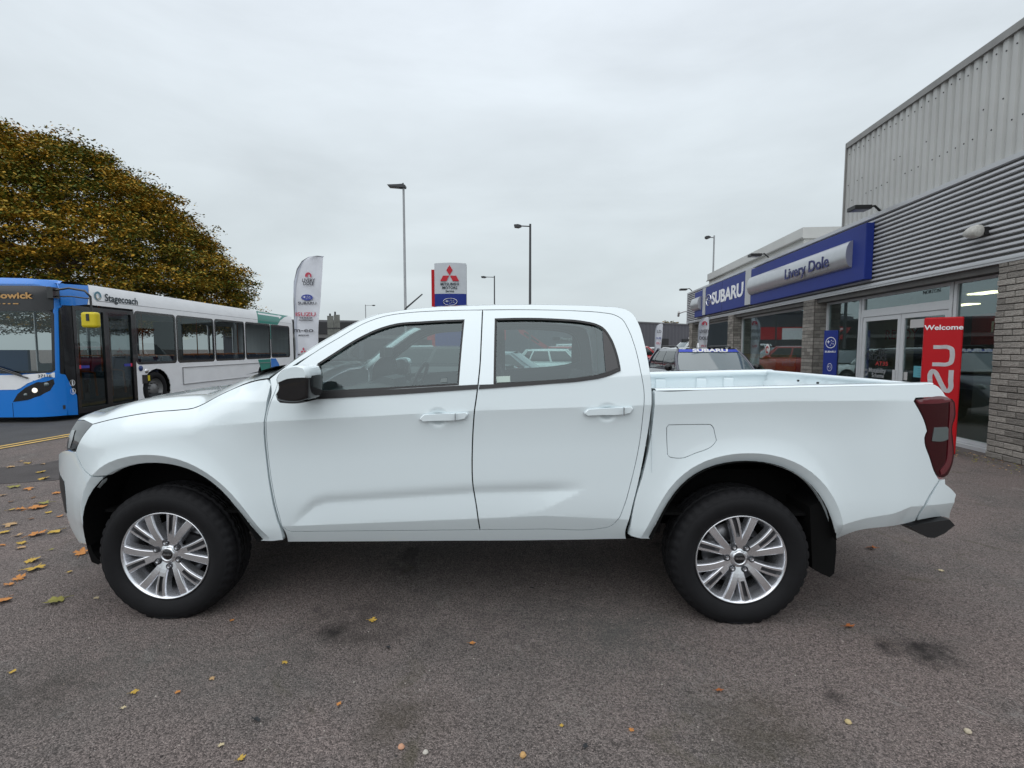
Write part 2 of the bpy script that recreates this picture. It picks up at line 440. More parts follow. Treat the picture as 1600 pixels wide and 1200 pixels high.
def offset_poly(p, g):                      # positive g shrinks
    P = np.array(p); n = len(P)
    area = np.sum(P[:, 0]*np.roll(P[:, 1], -1)-np.roll(P[:, 0], -1)*P[:, 1])
    e = np.roll(P, -1, 0)-P; L = np.maximum(1e-9, np.hypot(e[:, 0], e[:, 1])); nn = np.stack([-e[:, 1]/L, e[:, 0]/L], 1)*(1 if area > 0 else -1)
    v = nn+np.roll(nn, 1, 0); v /= np.maximum(.35, np.hypot(v[:, 0], v[:, 1]))[:, None]
    return [tuple(q) for q in P+v*g]
def inside(P, poly):
    x, z = P[:, 0], P[:, 1]; r = np.zeros(len(P), bool); n = len(poly)
    for i in range(n):
        (x0, z0), (x1, z1) = poly[i], poly[(i+1) % n]
        if z0 == z1: continue
        r ^= ((z0 > z) != (z1 > z)) & (x < (x1-x0)*(z-z0)/(z1-z0)+x0)
    return r
def panel(name, poly, m, parent, holes=(), off=0., edge=.03, step=.024, gap=.0036, extra=None, raw=False, fn=Yf, hole_edge=.03):
    """A body panel: a curved sheet over a side-view outline, with returned edges and exact normals."""
    if not raw: poly = smooth_poly(poly)
    if gap: poly = offset_poly(poly, gap)
    loops = [poly]+[list(h) for h in holes]
    vs, es = [], []
    for l in loops:
        b = len(vs); vs += [tuple(p) for p in l]; es += [(b+i, b+(i+1) % len(l)) for i in range(len(l))]
    A = np.array(poly); lo, hi = A.min(0), A.max(0)
    gx, gz = np.meshgrid(np.arange(lo[0]+step/2, hi[0], step), np.arange(lo[1]+step/2, hi[1], step))
    gx = gx+(np.arange(gx.shape[0]) % 2)[:, None]*step*.5
    G = np.stack([gx.ravel(), gz.ravel()], 1)
    if extra is not None: G = np.concatenate([G, np.array(extra)])
    ok = inside(G, poly)
    for h in loops[1:]: ok &= ~inside(G, h)
    G = G[ok]
    if len(G):
        keep = np.ones(len(G), bool)
        for l in loops: keep &= dist_poly(G[:, 0], G[:, 1], list(l)+[l[0]]) > step*.38
        G = G[keep]
    vs += [tuple(p) for p in G]
    for cl in (CREASES if fn is Yf else []):
        cl = [p for p in cl]
        b = len(vs); vs += cl; es += [(b+i, b+i+1) for i in range(len(cl)-1) if max(cl[i][0], cl[i+1][0]) > lo[0] and min(cl[i][0], cl[i+1][0]) < hi[0]]
    ov, oe, of = delaunay_2d_cdt([Vector(v) for v in vs], es, [], 0, 1e-6)[:3]
    V = np.array([(v.x, v.y) for v in ov]); Fc = np.array([f for f in of if len(f) == 3])
    C = V[Fc].mean(1); ok = inside(C, poly)
    for h in loops[1:]: ok &= ~inside(C, h)
    Fc = Fc[ok]
    Y = fn(V[:, 0], V[:, 1])+off
    A_, B_, C_ = V[Fc[:, 0]], V[Fc[:, 1]], V[Fc[:, 2]]
    cr_ = (B_[:, 0]-A_[:, 0])*(C_[:, 1]-A_[:, 1])-(B_[:, 1]-A_[:, 1])*(C_[:, 0]-A_[:, 0])
    Fc = np.where((cr_ > 0)[:, None], Fc, Fc[:, ::-1])
    P3 = V[Fc]; cen = P3.mean(1)[:, None, :]
    Q = (P3+(cen-P3)*.30).reshape(-1, 2)
    h_ = .0012
    dx = (fn(Q[:, 0]+h_, Q[:, 1])-fn(Q[:, 0]-h_, Q[:, 1]))/(2*h_); dz = (fn(Q[:, 0], Q[:, 1]+h_)-fn(Q[:, 0], Q[:, 1]-h_))/(2*h_)
    Nn = np.stack([dx, -np.ones_like(dx), dz], 1)
    # average corner normals that agree within ~12 degrees at each shared vertex
    Nn /= np.linalg.norm(Nn, axis=1)[:, None]
    ids = Fc.reshape(-1); order = np.argsort(ids, kind='stable'); out_n = Nn.copy()
    bounds = np.flatnonzero(np.diff(ids[order]))+1
    for grp in np.split(order, bounds):
        g_ = Nn[grp]; w_ = (g_ @ g_.T) > .978
        out_n[grp] = w_.astype(float) @ g_
    out_n /= np.linalg.norm(out_n, axis=1)[:, None]
    used = np.unique(Fc); remap = np.zeros(len(V), int); remap[used] = np.arange(len(used)); Fc = remap[Fc]; V, Y = V[used], Y[used]
    verts = [(V[i, 0], Y[i], V[i, 1]) for i in range(len(V))]; norms = [tuple(n) for n in out_n]
    faces = [tuple(int(i) for i in f) for f in Fc]
    for li, l in enumerate(loops):
        ed = edge if li == 0 else hole_edge
        if not ed: continue
        P = np.array(l); n = len(P); Yl = fn(P[:, 0], P[:, 1])+off
        area = np.sum(P[:, 0]*np.roll(P[:, 1], -1)-np.roll(P[:, 0], -1)*P[:, 1]); sg = 1 if (area > 0) == (li == 0) else -1
        b = len(verts); nn_l = []
        for i in range(n):
            t = P[(i+1) % n]-P[i-1]; L = math.hypot(*t) or 1; nn = (t[1]/L*sg, 0, -t[0]/L*sg)
            verts += [(P[i, 0], Yl[i], P[i, 1]), (P[i, 0], Yl[i]+ed, P[i, 1])]; nn_l.append(nn)
        for i in range(n):
            j = (i+1) % n; q = (b+2*i, b+2*i+1, b+2*j+1, b+2*j); qn = [nn_l[i], nn_l[i], nn_l[j], nn_l[j]]
            if sg < 0: q = q[::-1]; qn = qn[::-1]
            faces.append(q); norms += qn
    me = bpy.data.meshes.new(name); me.from_pydata(verts, [], faces); me.update()
    me.materials.append(m); me.polygons.foreach_set('use_smooth', [True]*len(faces))
    me.normals_split_custom_set(norms)
    o = bpy.data.objects.new(name, me); COL.objects.link(o); o.parent = parent
    return o
CREASES = []
def add_crease(pts, closed=False): CREASES.append(smooth_poly(pts, .02, closed=False))
def arch_ring(A, w):
    P = np.array(smooth_poly(A, .03, closed=False)); c = P.mean(0)
    t = np.gradient(P, axis=0); nn = np.stack([-t[:, 1], t[:, 0]], 1); nn /= np.linalg.norm(nn, axis=1)[:, None]
    nn *= np.sign(((P-c)*nn).sum(1))[:, None]
    return [tuple(q) for q in P+nn*w]
CREASES.append(arch_ring(AF, .058)); CREASES.append(arch_ring(AR, .058))
xs_ = np.linspace(XC0, XB1, 120)
CREASES.append([(x, float(zs_f(x))) for x in xs_])
xs_ = np.linspace(S(440, 820)[0]+.002, S(985, 820)[0]-.002, 100)
CREASES.append([(x, float(np.interp(x, [S(455, 820)[0], S(850, 810)[0], S(980, 812)[0]], [S(455, 823)[1], S(850, 806)[1], S(980, 812)[1]]))) for x in xs_])
xs_ = np.linspace(S(457, 820)[0], S(914, 765)[0], 90)
CREASES.append([(x, float(z2_f(x))) for x in xs_]); CREASES.append([(x, float(z3_f(x))-.001) for x in xs_ if z2_f(x)-z3_f(x) > .012])
xs_ = np.linspace(S(1304, 820)[0], S(1434, 790)[0], 30); CREASES.append([(x, float(bl_f(x))) for x in xs_])
xs_ = np.linspace(S(420, 620)[0], .8, 80); CREASES.append([(x, float(zb_f(x))) for x in xs_])
def bp(pts): return [SP(*p) for p in pts]
def pillow(poly, slices, closed_front=True):
    """Stack of scaled copies of an outline (x,z) along y: [(y, scale)], front first."""
    m = MB(); P = np.array(poly); c = (P.min(0)+P.max(0))/2
    rows = [[(c[0]+(p[0]-c[0])*s, y, c[1]+(p[1]-c[1])*s) for p in P] for y, s in slices]
    a = np.sum(P[:, 0]*np.roll(P[:, 1], -1)-np.roll(P[:, 0], -1)*P[:, 1])
    if a > 0: rows = [r[::-1] for r in rows]
    m.grid(rows, close=True)
    m.add(rows[0], [list(range(len(P)))[::-1]], 0, True); m.add(rows[-1], [list(range(len(P)))])
    return m
truck = empty('pickup_truck', (0, TD, 0), TROT, 'white double cab pickup truck parked side-on on the tarmac', 'pickup truck')
DRIP = [(436, 594), (456, 576), (492, 550), (532, 526), (572, 503.5), (600, 494), (640, 488), (680, 485.5), (740, 484), (820, 483.5), (900, 485.3), (940, 488), (960, 491.5), (972, 498), (982, 514), (992, 540), (1002, 582), (1007, 614), (1006, 640), (1000, 690), (986, 755), (976, 790), (966, 812), (953, 823), (938, 826)]
SILL = [(850, 827), (750, 828), (600, 829.5), (455, 831)]
FGAP = [(455, 831), (442, 824), (437, 810), (427.5, 772), (420, 722), (416, 680), (417.5, 645), (430, 610), (436, 594)]
BGAP = [(754, 484), (752, 530), (750, 570), (746, 608), (741, 646), (738, 700), (740, 765), (745, 795), (750, 828)]
SIL = [(420, 590), (452, 569), (488, 544), (520, 525), (560, 503), (592, 491), (620, 486), (668, 480.5), (720, 478), (800, 476), (880, 476.5), (940, 478.5), (968, 481), (982, 485.5), (990, 492), (998, 506), (1006, 532), (1012, 560), (1015.6, 582), (1018, 610), (1016, 650), (1008, 700), (997, 755), (986, 800), (977, 836)]
def sub(c, x0, x1): return [p for p in c if x0 <= p[0] <= x1]
WF = [(496, 568), (524, 550), (556, 530), (592, 513), (616, 506), (660, 502), (726, 499), (721, 552), (717, 602), (640, 606.5), (560, 611), (495, 614)]
WR = [(773, 497.5), (820, 496.5), (872, 498), (912, 501.5), (932, 506), (942, 511), (954, 526), (964, 550), (970, 576), (948, 585), (910, 592.5), (860, 597), (771, 602)]
drip_i = lambda px: np.interp(px, [p[0] for p in DRIP[:18]], [p[1] for p in DRIP[:18]])
fd = FGAP+[p for p in DRIP if 436 < p[0] < 750]+BGAP+SILL[1:3]
rd = BGAP[::-1]+[p for p in DRIP if p[0] > 758]+[(850, 827)]
# remove duplicates that would upset the outline
def dedupe(l):
    o = []
    for p in l:
        if not o or math.hypot(p[0]-o[-1][0], p[1]-o[-1][1]) > 2: o.append(p)
    if math.hypot(o[0][0]-o[-1][0], o[0][1]-o[-1][1]) < 2: o.pop()
    return o
fdp, rdp = bp(dedupe(fd)), bp(dedupe([p for p in rd]))
wfp, wrp = smooth_poly(bp(WF)), smooth_poly(bp(WR))
def cup_pts(c, rx_, rz_, s=.009):
    return [(c[0]+i*s, c[1]+j*s) for i in range(-10, 11) for j in range(-10, 11) if (i*s/rx_)**2+(j*s/rz_)**2 < 1.5]
front_door = panel('door', fdp, WHITE, truck, holes=[wfp], extra=cup_pts(*CUPS[0]), hole_edge=.02)
rear_door = panel('door', rdp, WHITE, truck, holes=[wrp], extra=cup_pts(*CUPS[1]), hole_edge=.02)
# cab side: pillars, roof rail and sill round the door opening
opening = dedupe(FGAP+[p for p in DRIP if p[0] > 436 or p[1] < 590][1:]+SILL)
CABO = SIL+[(978, 842), (850, 844), (700, 845), (560, 846), (446, 846), (442, 836), (452, 833)]
cab_outer = dedupe([(422, 592)]+SIL[1:]+[(978, 842), (850, 844), (700, 845), (560, 846), (450, 846.5), (446, 832)]+[(436, 812), (426, 772), (418.5, 722), (414.5, 680), (416, 645), (424, 615)])
cab_side = panel('cab_side', bp(cab_outer), WHITE, truck, holes=[smooth_poly(bp(opening))], gap=.001)
# front wing, bumper corner, headlight
HOODGAP = [(145, 662.5), (170, 656), (210, 648), (245, 643), (282, 640), (302, 637.5), (320, 630), (340, 619), (365, 607)]
wing = HOODGAP+[(392, 597), (418, 592), (424, 600), (416, 640), (413, 680), (417, 722), (424, 772), (433, 810), (440, 830), (443, 844), (425, 846)]+[p for p in ARCH_F[::-1] if p[0] > 163 or p[1] < 743]+[(162, 744), (142, 743.5), (130, 732), (118, 705.5), (132, 677.5)]
BUMP = [(118, 705.5), (130, 732), (142, 743.5), (161, 744.5)]+[p for p in ARCH_F[::-1] if p[0] < 163 and p[1] > 743]+[(122.5, 849), (117.5, 842), (107.5, 825), (101, 805), (96, 780), (92.5, 760), (91, 740), (89, 732), (89.5, 710), (92.5, 707.5), (102.5, 703.5), (108, 704.5)]
LAMP = [(120, 656.5), (130, 656), (145, 662.5), (132, 677.5), (118, 700), (108, 704), (102.5, 702.5), (104, 687), (111, 670)]
front_wing = panel('wing', bp(dedupe(wing)), WHITE, truck, step=.02)
bump_side = panel('bumper_corner', bp(dedupe(BUMP)), WHITE, truck, step=.018)
headlight = panel('headlight', bp(LAMP), mat('headlight_lens', (.05, .055, .058), .05, coat=1., spec=.8), truck, off=.004, step=.02)
hl = MB().grid([[(*([SP(x, y)[0]]), float(Yf(*SP(x, y)))-.001, SP(x, y)[1]) for x, y in l] for l in ([(112, 672), (108, 688), (106, 700)], [(117, 672), (113, 687), (109, 700)])]).build('light_guide', mat('lamp_silver', (.45, .47, .48), .2, metal=.5), headlight)
fog = panel('bumper_inset', bp([(91, 741), (99, 752.5), (100.5, 767.5), (102, 803), (99.5, 801), (96, 782), (91.6, 760)]), BLACKP, truck, off=-.003, gap=0, step=.02, edge=.01)
# bed side with fuel flap
FUEL = smooth_poly(bp([(1041, 668), (1044.5, 663.5), (1080, 662.7), (1110, 662.7), (1114.5, 667), (1117.5, 678), (1120, 688), (1116.5, 693.5), (1083, 710), (1067.5, 716), (1047, 715), (1042.5, 711)]), .008)
TAIL = [(1429, 627), (1432, 622.8), (1460, 621.5), (1479, 621.5), (1489, 623), (1493, 628), (1494, 652), (1489.5, 666), (1491, 690), (1492, 705), (1489, 727), (1482.5, 742), (1475, 747), (1467, 746.5), (1462.5, 740), (1453, 713), (1446, 692), (1445.5, 684), (1449.5, 674), (1448, 667)]
BEDTOP = [(1022, 609.5), (1027, 610), (1100, 608.5), (1199, 606), (1355, 602.2), (1448, 600), (1461, 600.5), (1471, 608), (1479, 621.5)]
bed = [(1022, 609.5), (1021.5, 640), (1015, 690), (1004, 740), (992, 780), (980, 834), (996, 841), (1018, 843)]+ARCH_R[1:]+[(1330, 832.5), (1380, 824), (1412, 819), (1430, 814), (1440, 795), (1455, 770), (1468, 750.5), (1466, 746.5), (1462, 740), (1452.5, 713), (1445.5, 692), (1445, 684), (1449, 674), (1447.5, 667), (1428.5, 627), (1431, 622.3), (1460, 621), (1479, 621)]+BEDTOP[::-1][1:-1]
bed_side = panel('bed_side', bp(dedupe(bed)), WHITE, truck, holes=[FUEL], step=.02, hole_edge=.012)
fuel_flap = panel('fuel_flap', FUEL, WHITE, truck, raw=True, gap=.0035, step=.03)
tail_lamp = panel('tail_lamp', bp(TAIL), REDL, truck, off=.002, step=.02, edge=.10)
panel('lens_band', bp([(1460, 668), (1480, 667), (1482, 670), (1482, 686), (1478, 688), (1456, 689)]), CLEAR, tail_lamp, off=-.001, gap=0, edge=.004, step=.03)
panel('lens_strip', bp([(1484, 628), (1489, 628), (1490.5, 640), (1490, 652), (1486.5, 665), (1487, 690), (1488.5, 705), (1484, 728), (1476, 740), (1470, 742), (1469, 735), (1478, 722), (1481, 700), (1482, 670), (1484, 645)]), REDB, tail_lamp, off=-.0014, gap=0, edge=.004, step=.03)
panel('lens_cap', bp([(1431, 626), (1440, 623.6), (1484, 623.4), (1488, 627), (1475, 629.5), (1436, 631)]), REDB, tail_lamp, off=-.0012, gap=0, edge=.004, step=.03)
rear_bump = panel('rear_bumper', bp([(1470, 749), (1477, 748), (1477.5, 756), (1487.5, 764), (1494.5, 772.5), (1492.5, 780), (1487, 797), (1484.5, 812), (1474, 808), (1432, 813.5), (1442, 795), (1457, 770)]), WHITE, truck, step=.02, edge=.05)
# window glass, seals and belt strips
def glass_part(name, poly, par):
    return panel(name, offset_poly(poly, -.006), GLASS, par, off=.016, edge=0, gap=0, raw=True, step=.08)
def seal(poly, par, w=.011):
    o = panel('window_seal', offset_poly(poly, -.003), BLACKP, par, holes=[offset_poly(poly, w)], off=.003, edge=.0, gap=0, raw=True, step=.3, hole_edge=.012)
    return o
for p, par in ((wfp, front_door), (wrp, rear_door)):
    glass_part('window', p, par); seal(p, par)
q = smooth_poly(bp([(941.5, 513), (944.5, 513.5), (953, 526.5), (963, 550), (968.5, 575.5), (947.5, 583.5), (944, 548)]))
panel('quarter_pane', q, GLOSSB, rear_door, off=.006, raw=True, gap=0, edge=.006)
panel('belt_strip', bp([(494, 613), (620, 607.5), (717, 602), (747.5, 600.5), (746.5, 608), (620, 616.5), (494, 624)]), BLACKP, front_door, off=-.006, gap=.001, edge=.006)
panel('belt_strip', bp([(749, 600.8), (771, 600), (860, 596.5), (910, 592), (946, 585), (969.5, 576), (969.5, 579.5), (948, 588.5), (910, 595.5), (860, 599.8), (748, 608.3)]), BLACKP, rear_door, off=-.006, gap=.001, edge=.006)
panel('corner_cover', bp([(493, 572), (499, 567), (500, 613), (494, 614)]), BLACKP, front_door, off=-.002, gap=0, edge=.01)
# stickers
panel('sticker', bp([(774.5, 588.5), (797, 587.5), (797, 597), (776.5, 598)]), mat('sticker', (.45, .55, .50), .6), rear_door, off=.012, gap=0, edge=0)
panel('glass_mark', bp([(688, 591.5), (698, 591), (698, 597.5), (688, 598)]), mat('etched', (.16, .19, .19), .6), front_door, off=.013, gap=0, edge=0)
# door handles
def handle(pts, par, Yo):
    p = smooth_poly([S(x, y, -.035) for x, y in pts], .012)
    pillow(p, [(Yo-.040, .93), (Yo-.036, .985), (Yo-.022, 1.), (Yo-.012, .96)]).build('handle', WHITE, par)
    a, b = pts[0], pts[3]
handle([(652.5, 656), (659, 649.5), (690, 647.5), (711, 647), (729, 646), (731, 648.5), (727, 655.5), (711, 658), (680, 659), (657, 660)], front_door, float(Yf(*S(690, 655))))
handle([(913, 647), (919, 641), (950, 639), (975, 637.8), (990, 637), (992.5, 639.5), (989, 646.5), (975, 649), (940, 650), (917, 651)], rear_door, float(Yf(*S(950, 648))))
for par, px, y0, y1 in ((front_door, 711, 646.5, 658.5), (rear_door, 975.5, 637, 649.5)):
    a, b = S(px, y0, -.03), S(px+.7, y1, -.03)
    MB().box(a[0]-.0012, a[0]+.0012, float(Yf(*a))-.0375-.004, float(Yf(*a))-.02, b[1], a[1]).build('handle_joint', mat('joint_grey', (.25, .26, .27), .5), par)
# door mirror
MY = -.13
mo = [S(x, y, MY) for x, y in [(445, 592), (450, 582), (464, 573), (480, 570.5), (490, 573), (494, 580), (495, 600), (494, 621), (480, 626), (455, 626.5), (444, 624), (441, 616), (446, 606)]]
mc = smooth_poly(mo, .012)
mir = pillow(mc, [(-.225, .80), (-.215, .92), (-.19, .985), (-.13, 1.), (-.06, .96), (-.02, .85)]).build('door_mirror', GLOSSB, truck)
cap = [S(x, y, MY) for x, y in [(445, 598), (444.4, 592), (449.4, 581.4), (463.5, 572.4), (480, 569.8), (490.5, 572.4), (494.5, 580), (494.6, 589), (478, 589.5), (460, 592), (450, 596)]]
pillow(smooth_poly(cap, .012), [(-.232, .82), (-.222, .94), (-.195, 1.), (-.13, 1.015), (-.07, .98)]).build('mirror_cap', WHITE, mir)
lowc = [S(x, y, MY) for x, y in [(447, 607), (441, 616), (441.5, 623), (446, 627.5), (478, 628), (489, 625.5), (460, 622), (448, 614)]]
pillow(smooth_poly(lowc, .012), [(-.20, .86), (-.19, .98), (-.12, 1.01), (-.03, .98)]).build('mirror_base', BLACKP, mir)
MB().box(-1.15, -1.075, -.05, .06, mo[7][1], mo[5][1]-.06).build('mirror_arm', BLACKP, mir)

# side step and rear step, mud flaps
step_p = [(1412.5, 819), (1427.5, 815), (1474, 808), (1482.5, 817), (1466, 829.5), (1451, 836.5), (1440, 835.5)]
MB().prism([S(x, y, .10) for x, y in step_p], .06, .34).build('rear_step', BLACKP, truck)
flap = [S(x, y, .08) for x, y in [(1262, 790), (1290, 775), (1303, 815), (1303, 860), (1300, 893), (1293, 899.5), (1282, 895), (1266, 886)]]
MB().prism(flap, .06, .30).build('mud_flap', LINER, truck)
ff = [S(x, y, .10) for x, y in [(138, 842), (146, 850), (150, 862), (158, 872), (166, 876), (158, 880), (148, 876), (143, 862)]]
MB().prism(ff, .08, .30).build('mud_flap', LINER, truck)


# wheel houses: dark arched liners
def liner(A, xr, zc):
    rows = []
    P = smooth_poly(A, .04, closed=False)
    for y, k in ((.012, 1.012), (.10, 1.03), (.42, 1.05)):
        rows.append([(xr+(x-xr)*k, y, zc+(z-zc)*k) for x, z in P])
    rows.append([(xr, .42, zc)]*len(P))
    return MB().grid(rows, smooth=False).build('wheel_liner', LINER, truck)
liner(AF, -1.93, .36); liner(AR, 1.27, .36)
near_parts = [o for o in children(truck)]
for o in near_parts: mirror_copy(o, truck, TW)

# bonnet
def loft_over(name, near, fx, crown, m, rows=18, mats=None, roll=None, par=truck):
    """near: list of (x,y,z) on the near side; surface bridges to its mirror image. fx: forward bulge per point, crown: rise per point."""
    g = []
    for i, (x, y, z) in enumerate(near):
        r_ = []
        for k in range(rows+1):
            s = -1+2*k/rows; s = math.copysign(abs(s)**.85, s) if False else s
            a = 1-abs(s)
            sh = 1-(1-a)**2
            rl = 1-(1-min(1, a/.22))**2
            r_.append((x+fx[i]*sh, TW/2+(TW/2-y)*s, z+crown[i]*sh+(roll[i]*rl if roll else 0)))
        g.append(r_)
    mb = MB().grid(g)
    return mb.build(name, m, par)
def p3(px, py):
    x, z = SP(px, py); return (x, float(Yf(x, z)), z)
hg = [(121, 656), (131, 656)]+HOODGAP+[(392, 596), (421, 590.5)]
hgp = smooth_poly([p for p in hg], 12, closed=False)
near = [p3(*p) for p in hgp]; n = len(near)
near[0] = (near[0][0], near[0][1], near[0][2])
fx = [-.17*max(0, 1-i/(n*.75)) for i in range(n)]
near = [(x, y, z+.001) for x, y, z in near]
crown = [.018+.012*min(1, i/6) for i in range(n)]
roll = [.010+.060*math.sin(min(1, i/6)*math.pi/2)*(1-.55*i/n) for i in range(n)]
loft_over('bonnet', near, fx, crown, WHITE, 40, roll=roll)
# raised centre bulge of the bonnet, cowl and wipers
cow = [p3(380, 601), p3(400, 596), p3(428, 588)]
MB().grid([[(x+.0*k, y+.02+(TW-2*y-.04)*k/10, z+.055+.02*math.sin(k/10*math.pi)) for k in range(11)] for x, y, z in cow]).build('cowl', BLACKP, truck)
# front face
fr = [p3(122.5, 849), p3(117.5, 842), p3(107.5, 825), p3(101, 805), p3(96, 780), p3(91.5, 752), p3(89.5, 732), p3(89.8, 712), p3(94, 707)]
nf = len(fr)
loft_over('front_bumper', fr, [-.17]*nf, [0]*nf, WHITE, 24)
gr = [p3(102.5, 702.5), p3(104, 687), p3(111, 670), p3(121, 656)]
gr = [(x+.02, y+.02, z) for x, y, z in gr]
loft_over('grille', [fr[-1]]+gr, [-.15]*5, [0]*5, GLOSSB, 24)
gb = MB()
for z0 in (.99, 1.05, 1.11):
    pts = [(gr[0][0]-.16*(1-((k-10)/10)**2)-.01, .35+1.17*k/20, z0) for k in range(21)]
    gb.tube(pts, .012, 6)
gb.build('grille_bar', CHROME, truck)
# roof and windscreens
si = [p for p in SIL if p[0] <= 592]; ro = [p for p in SIL if 592 <= p[0] <= 985]; re = [p for p in SIL if 985 <= p[0] and p[1] <= 612]
SG = smooth_poly([p for p in SIL if p[1] < 612], 10, closed=False)
rn = [p3(*p) for p in SG if 592 <= p[0] <= 986]
loft_over('roof', rn, [-.07*max(0, 1-i/8) for i in range(len(rn))], [.045*min(1, (i+1)/8, (len(rn)-i)/5) for i in range(len(rn))], WHITE, 24)
wsn = [p3(*p) for p in SG if p[0] <= 596]
k0 = len(wsn)
fxw = [-.15+.08*i/(k0-1) for i in range(k0)]
# the screen's glass between two painted pillars
loft_over('windscreen', [(x+.012, y+.045, z-.012) for x, y, z in wsn], fxw, [.022-.018*i/(k0-1) for i in range(k0)], glass('windscreen_glass', (.62, .70, .68), .05), 20)
pil = MB()
pil.grid([[(x, y, z), (x-.012, y+.03, z+.006), (x-.006, y+.075, z-.002), (x+.03, y+.09, z-.02)] for x, y, z in wsn])
pl_ = pil.build('windscreen_pillar', WHITE, truck)
mirror_copy(pl_, truck, TW)
rwn = [p3(*p) for p in SG if p[0] >= 984]
back = [(x, y, z) for x, y, z in rwn if z > 1.3]
kb = len(back)
loft_over('cab_back', back+[(back[-1][0]+.01, back[-1][1], .85)], [.02]*(kb+1), [0]*(kb+1), WHITE, 12)
gl_b = [(x+.035, .30, z) for x, y, z in back if z < 1.66]
# antenna
a0, a1 = S(635, 481, .80), S(660, 459.5, .80)
MB().tube([(a0[0]-.02, .80, a0[1]-.03), (a0[0], .80, a0[1]), (a1[0], .80, a1[1])], [.008, .006, .0045], 6).build('aerial', BLACKP, truck)

# load bed: rails, inner walls, floor, tailgate
bt = [p3(*p) for p in BEDTOP]
x0b, x1b = bt[0][0]+.01, SP(1452, 640)[0]
zr = lambda x: float(np.interp(x, [p[0] for p in bt[:6]], [p[2] for p in bt[:6]]))
def rail(side):
    f = (lambda y: y) if side == 0 else (lambda y: TW-y)
    rows = []
    for i in range(9):
        x = x0b+(x1b+.03-x0b)*i/8; z = zr(x); y0 = float(Yf(x, z))
        prof = [(y0, -.002), (y0+.008, .004), (y0+.02, .007), (y0+.08, .005), (y0+.125, .001), (y0+.133, -.01), (y0+.133, -.042), (y0+.118, -.045), (y0+.112, -.10), (y0+.112, -.34)]
        rows.append([(x, f(a), z+b) for a, b in prof])
    o = MB().grid(rows).build('bed_rail', WHITE, truck)
    return o
rail(0); rail(1)
for xr in (x0b+.22, x0b+.52, x0b+.88, x0b+1.12):                 # pressed posts on the inner far wall
    z = zr(xr)
    for f in ((lambda y: y), (lambda y: TW-y)):
        ya, yb = f(.145), f(.118)
        bevel(MB().box(xr-.045, xr+.045, min(ya, yb), max(ya, yb), z-.33, z-.06).build('bed_post', WHITE, truck), .008)
MB().box(x0b, x1b, .48, TW-.48, .80, .84).box(x0b, .72, .13, .48, .80, .84).box(x0b, .72, TW-.48, TW-.13, .80, .84).box(1.80, x1b, .13, .48, .80, .84).box(1.80, x1b, TW-.48, TW-.13, .80, .84).box(.72, 1.80, .12, .48, .975, .985).box(.72, 1.80, TW-.48, TW-.12, .975, .985).build('bed_floor', WHITE, truck)
MB().box(x0b-.02, x0b+.01, .06, TW-.06, .60, zr(x0b)-.01).build('bed_front', WHITE, truck)
tg = MB()
xt = SP(1453, 640)[0]; zt = zr(xt)+.002
rows = []
for k in range(15):
    y = .115+(TW-.23)*k/14; bx = .030*(1-((k-7)/7)**2)
    rows.append([(xt-.045+bx, y, .80), (xt-.045+bx, y, zt-.10), (xt-.030+bx, y, zt-.09), (xt-.030+bx, y, zt-.03), (xt-.040+bx, y, zt-.02), (xt-.035+bx, y, zt-.004), (xt-.02+bx, y, zt), (xt+.02+bx, y, zt-.002), (xt+.035+bx, y, zt-.03), (xt+.03+bx, y, zt-.3), (xt+.04+bx, y, .72)])
tg.grid(rows)
tgo = tg.build('tailgate', WHITE, truck)
for yy in (.50, .70, .95, 1.2): MB().tube([(xt-.036, yy+.02, zt-.062), (xt-.024, yy+.02, zt-.062)], .008, 10).build('bolt', BLACKP, tgo)
rb = [p3(1484.5, 812), p3(1487, 797), p3(1492.5, 780), p3(1494.5, 772.5), p3(1487.5, 764), p3(1477.5, 757)]
rb = [(x, y+.01, z) for x, y, z in rb]
loft_over('bumper_face', rb, [.10]*6, [0]*6, WHITE, 16)
MB().box(-2.35, 2.25, .10, 1.77, .585, .60).box(-1.25, .80, .12, 1.75, .44, .47).build('shade_floor_pan', LINER, truck)  # dark plates added under the body to block light and deepen ground shade
# chassis, exhaust, floor pan
MB().box(-2.3, 2.2, .42, .56, .42, .56).box(-2.3, 2.2, 1.31, 1.45, .42, .56).box(-1.25, .85, .13, 1.74, .47, .56).box(-2.45, -1.2, .30, 1.57, .40, 1.0).box(.85, 2.25, .30, 1.57, .55, .80).build('chassis', LINER, truck)
MB().tube([(-1.946, .2, .36), (-1.946, 1.67, .36)], .045, 10).tube([(1.267, .2, .36), (1.267, 1.67, .36)], .05, 10).tube([(1.267, .80, .33), (1.267, 1.07, .33)], .13, 12).build('axle', DARKM, truck)
# inner skin of the cab (door cards and pillar trims with the window holes), both sides
def inner(y_off):
    out = offset_poly(smooth_poly(bp(opening)), .012)
    pts = [(a, b) for a, b in out]
    return panel('inner_trim', out, TRIM, truck, holes=[offset_poly(wfp, -.004), offset_poly(wrp, -.004)], off=y_off, raw=True, gap=0, step=.08, edge=.02, hole_edge=-.014)
it = inner(.036); mirror_copy(it, truck, TW)
MB().grid([[(x, y+.05+(TW-2*y-.10)*k/8, z-.035) for k in range(9)] for x, y, z in rn]).build('headlining', TRIML, truck)
xb = back[-1][0]-.04
m = MB().box(-1.15, xb, .1, TW-.1, .52, .56).build('cab_floor', TRIM, truck)
m = MB().box(xb-.02, xb, .12, TW-.12, .56, 1.30).build('rear_bulkhead', TRIM, truck)
ds = MB().prism([(-1.42, 1.17), (-1.30, 1.235), (-1.05, 1.26), (-.93, 1.235), (-.90, 1.14), (-.98, .95), (-1.0, .6), (-1.4, .6)], .14, TW-.14)
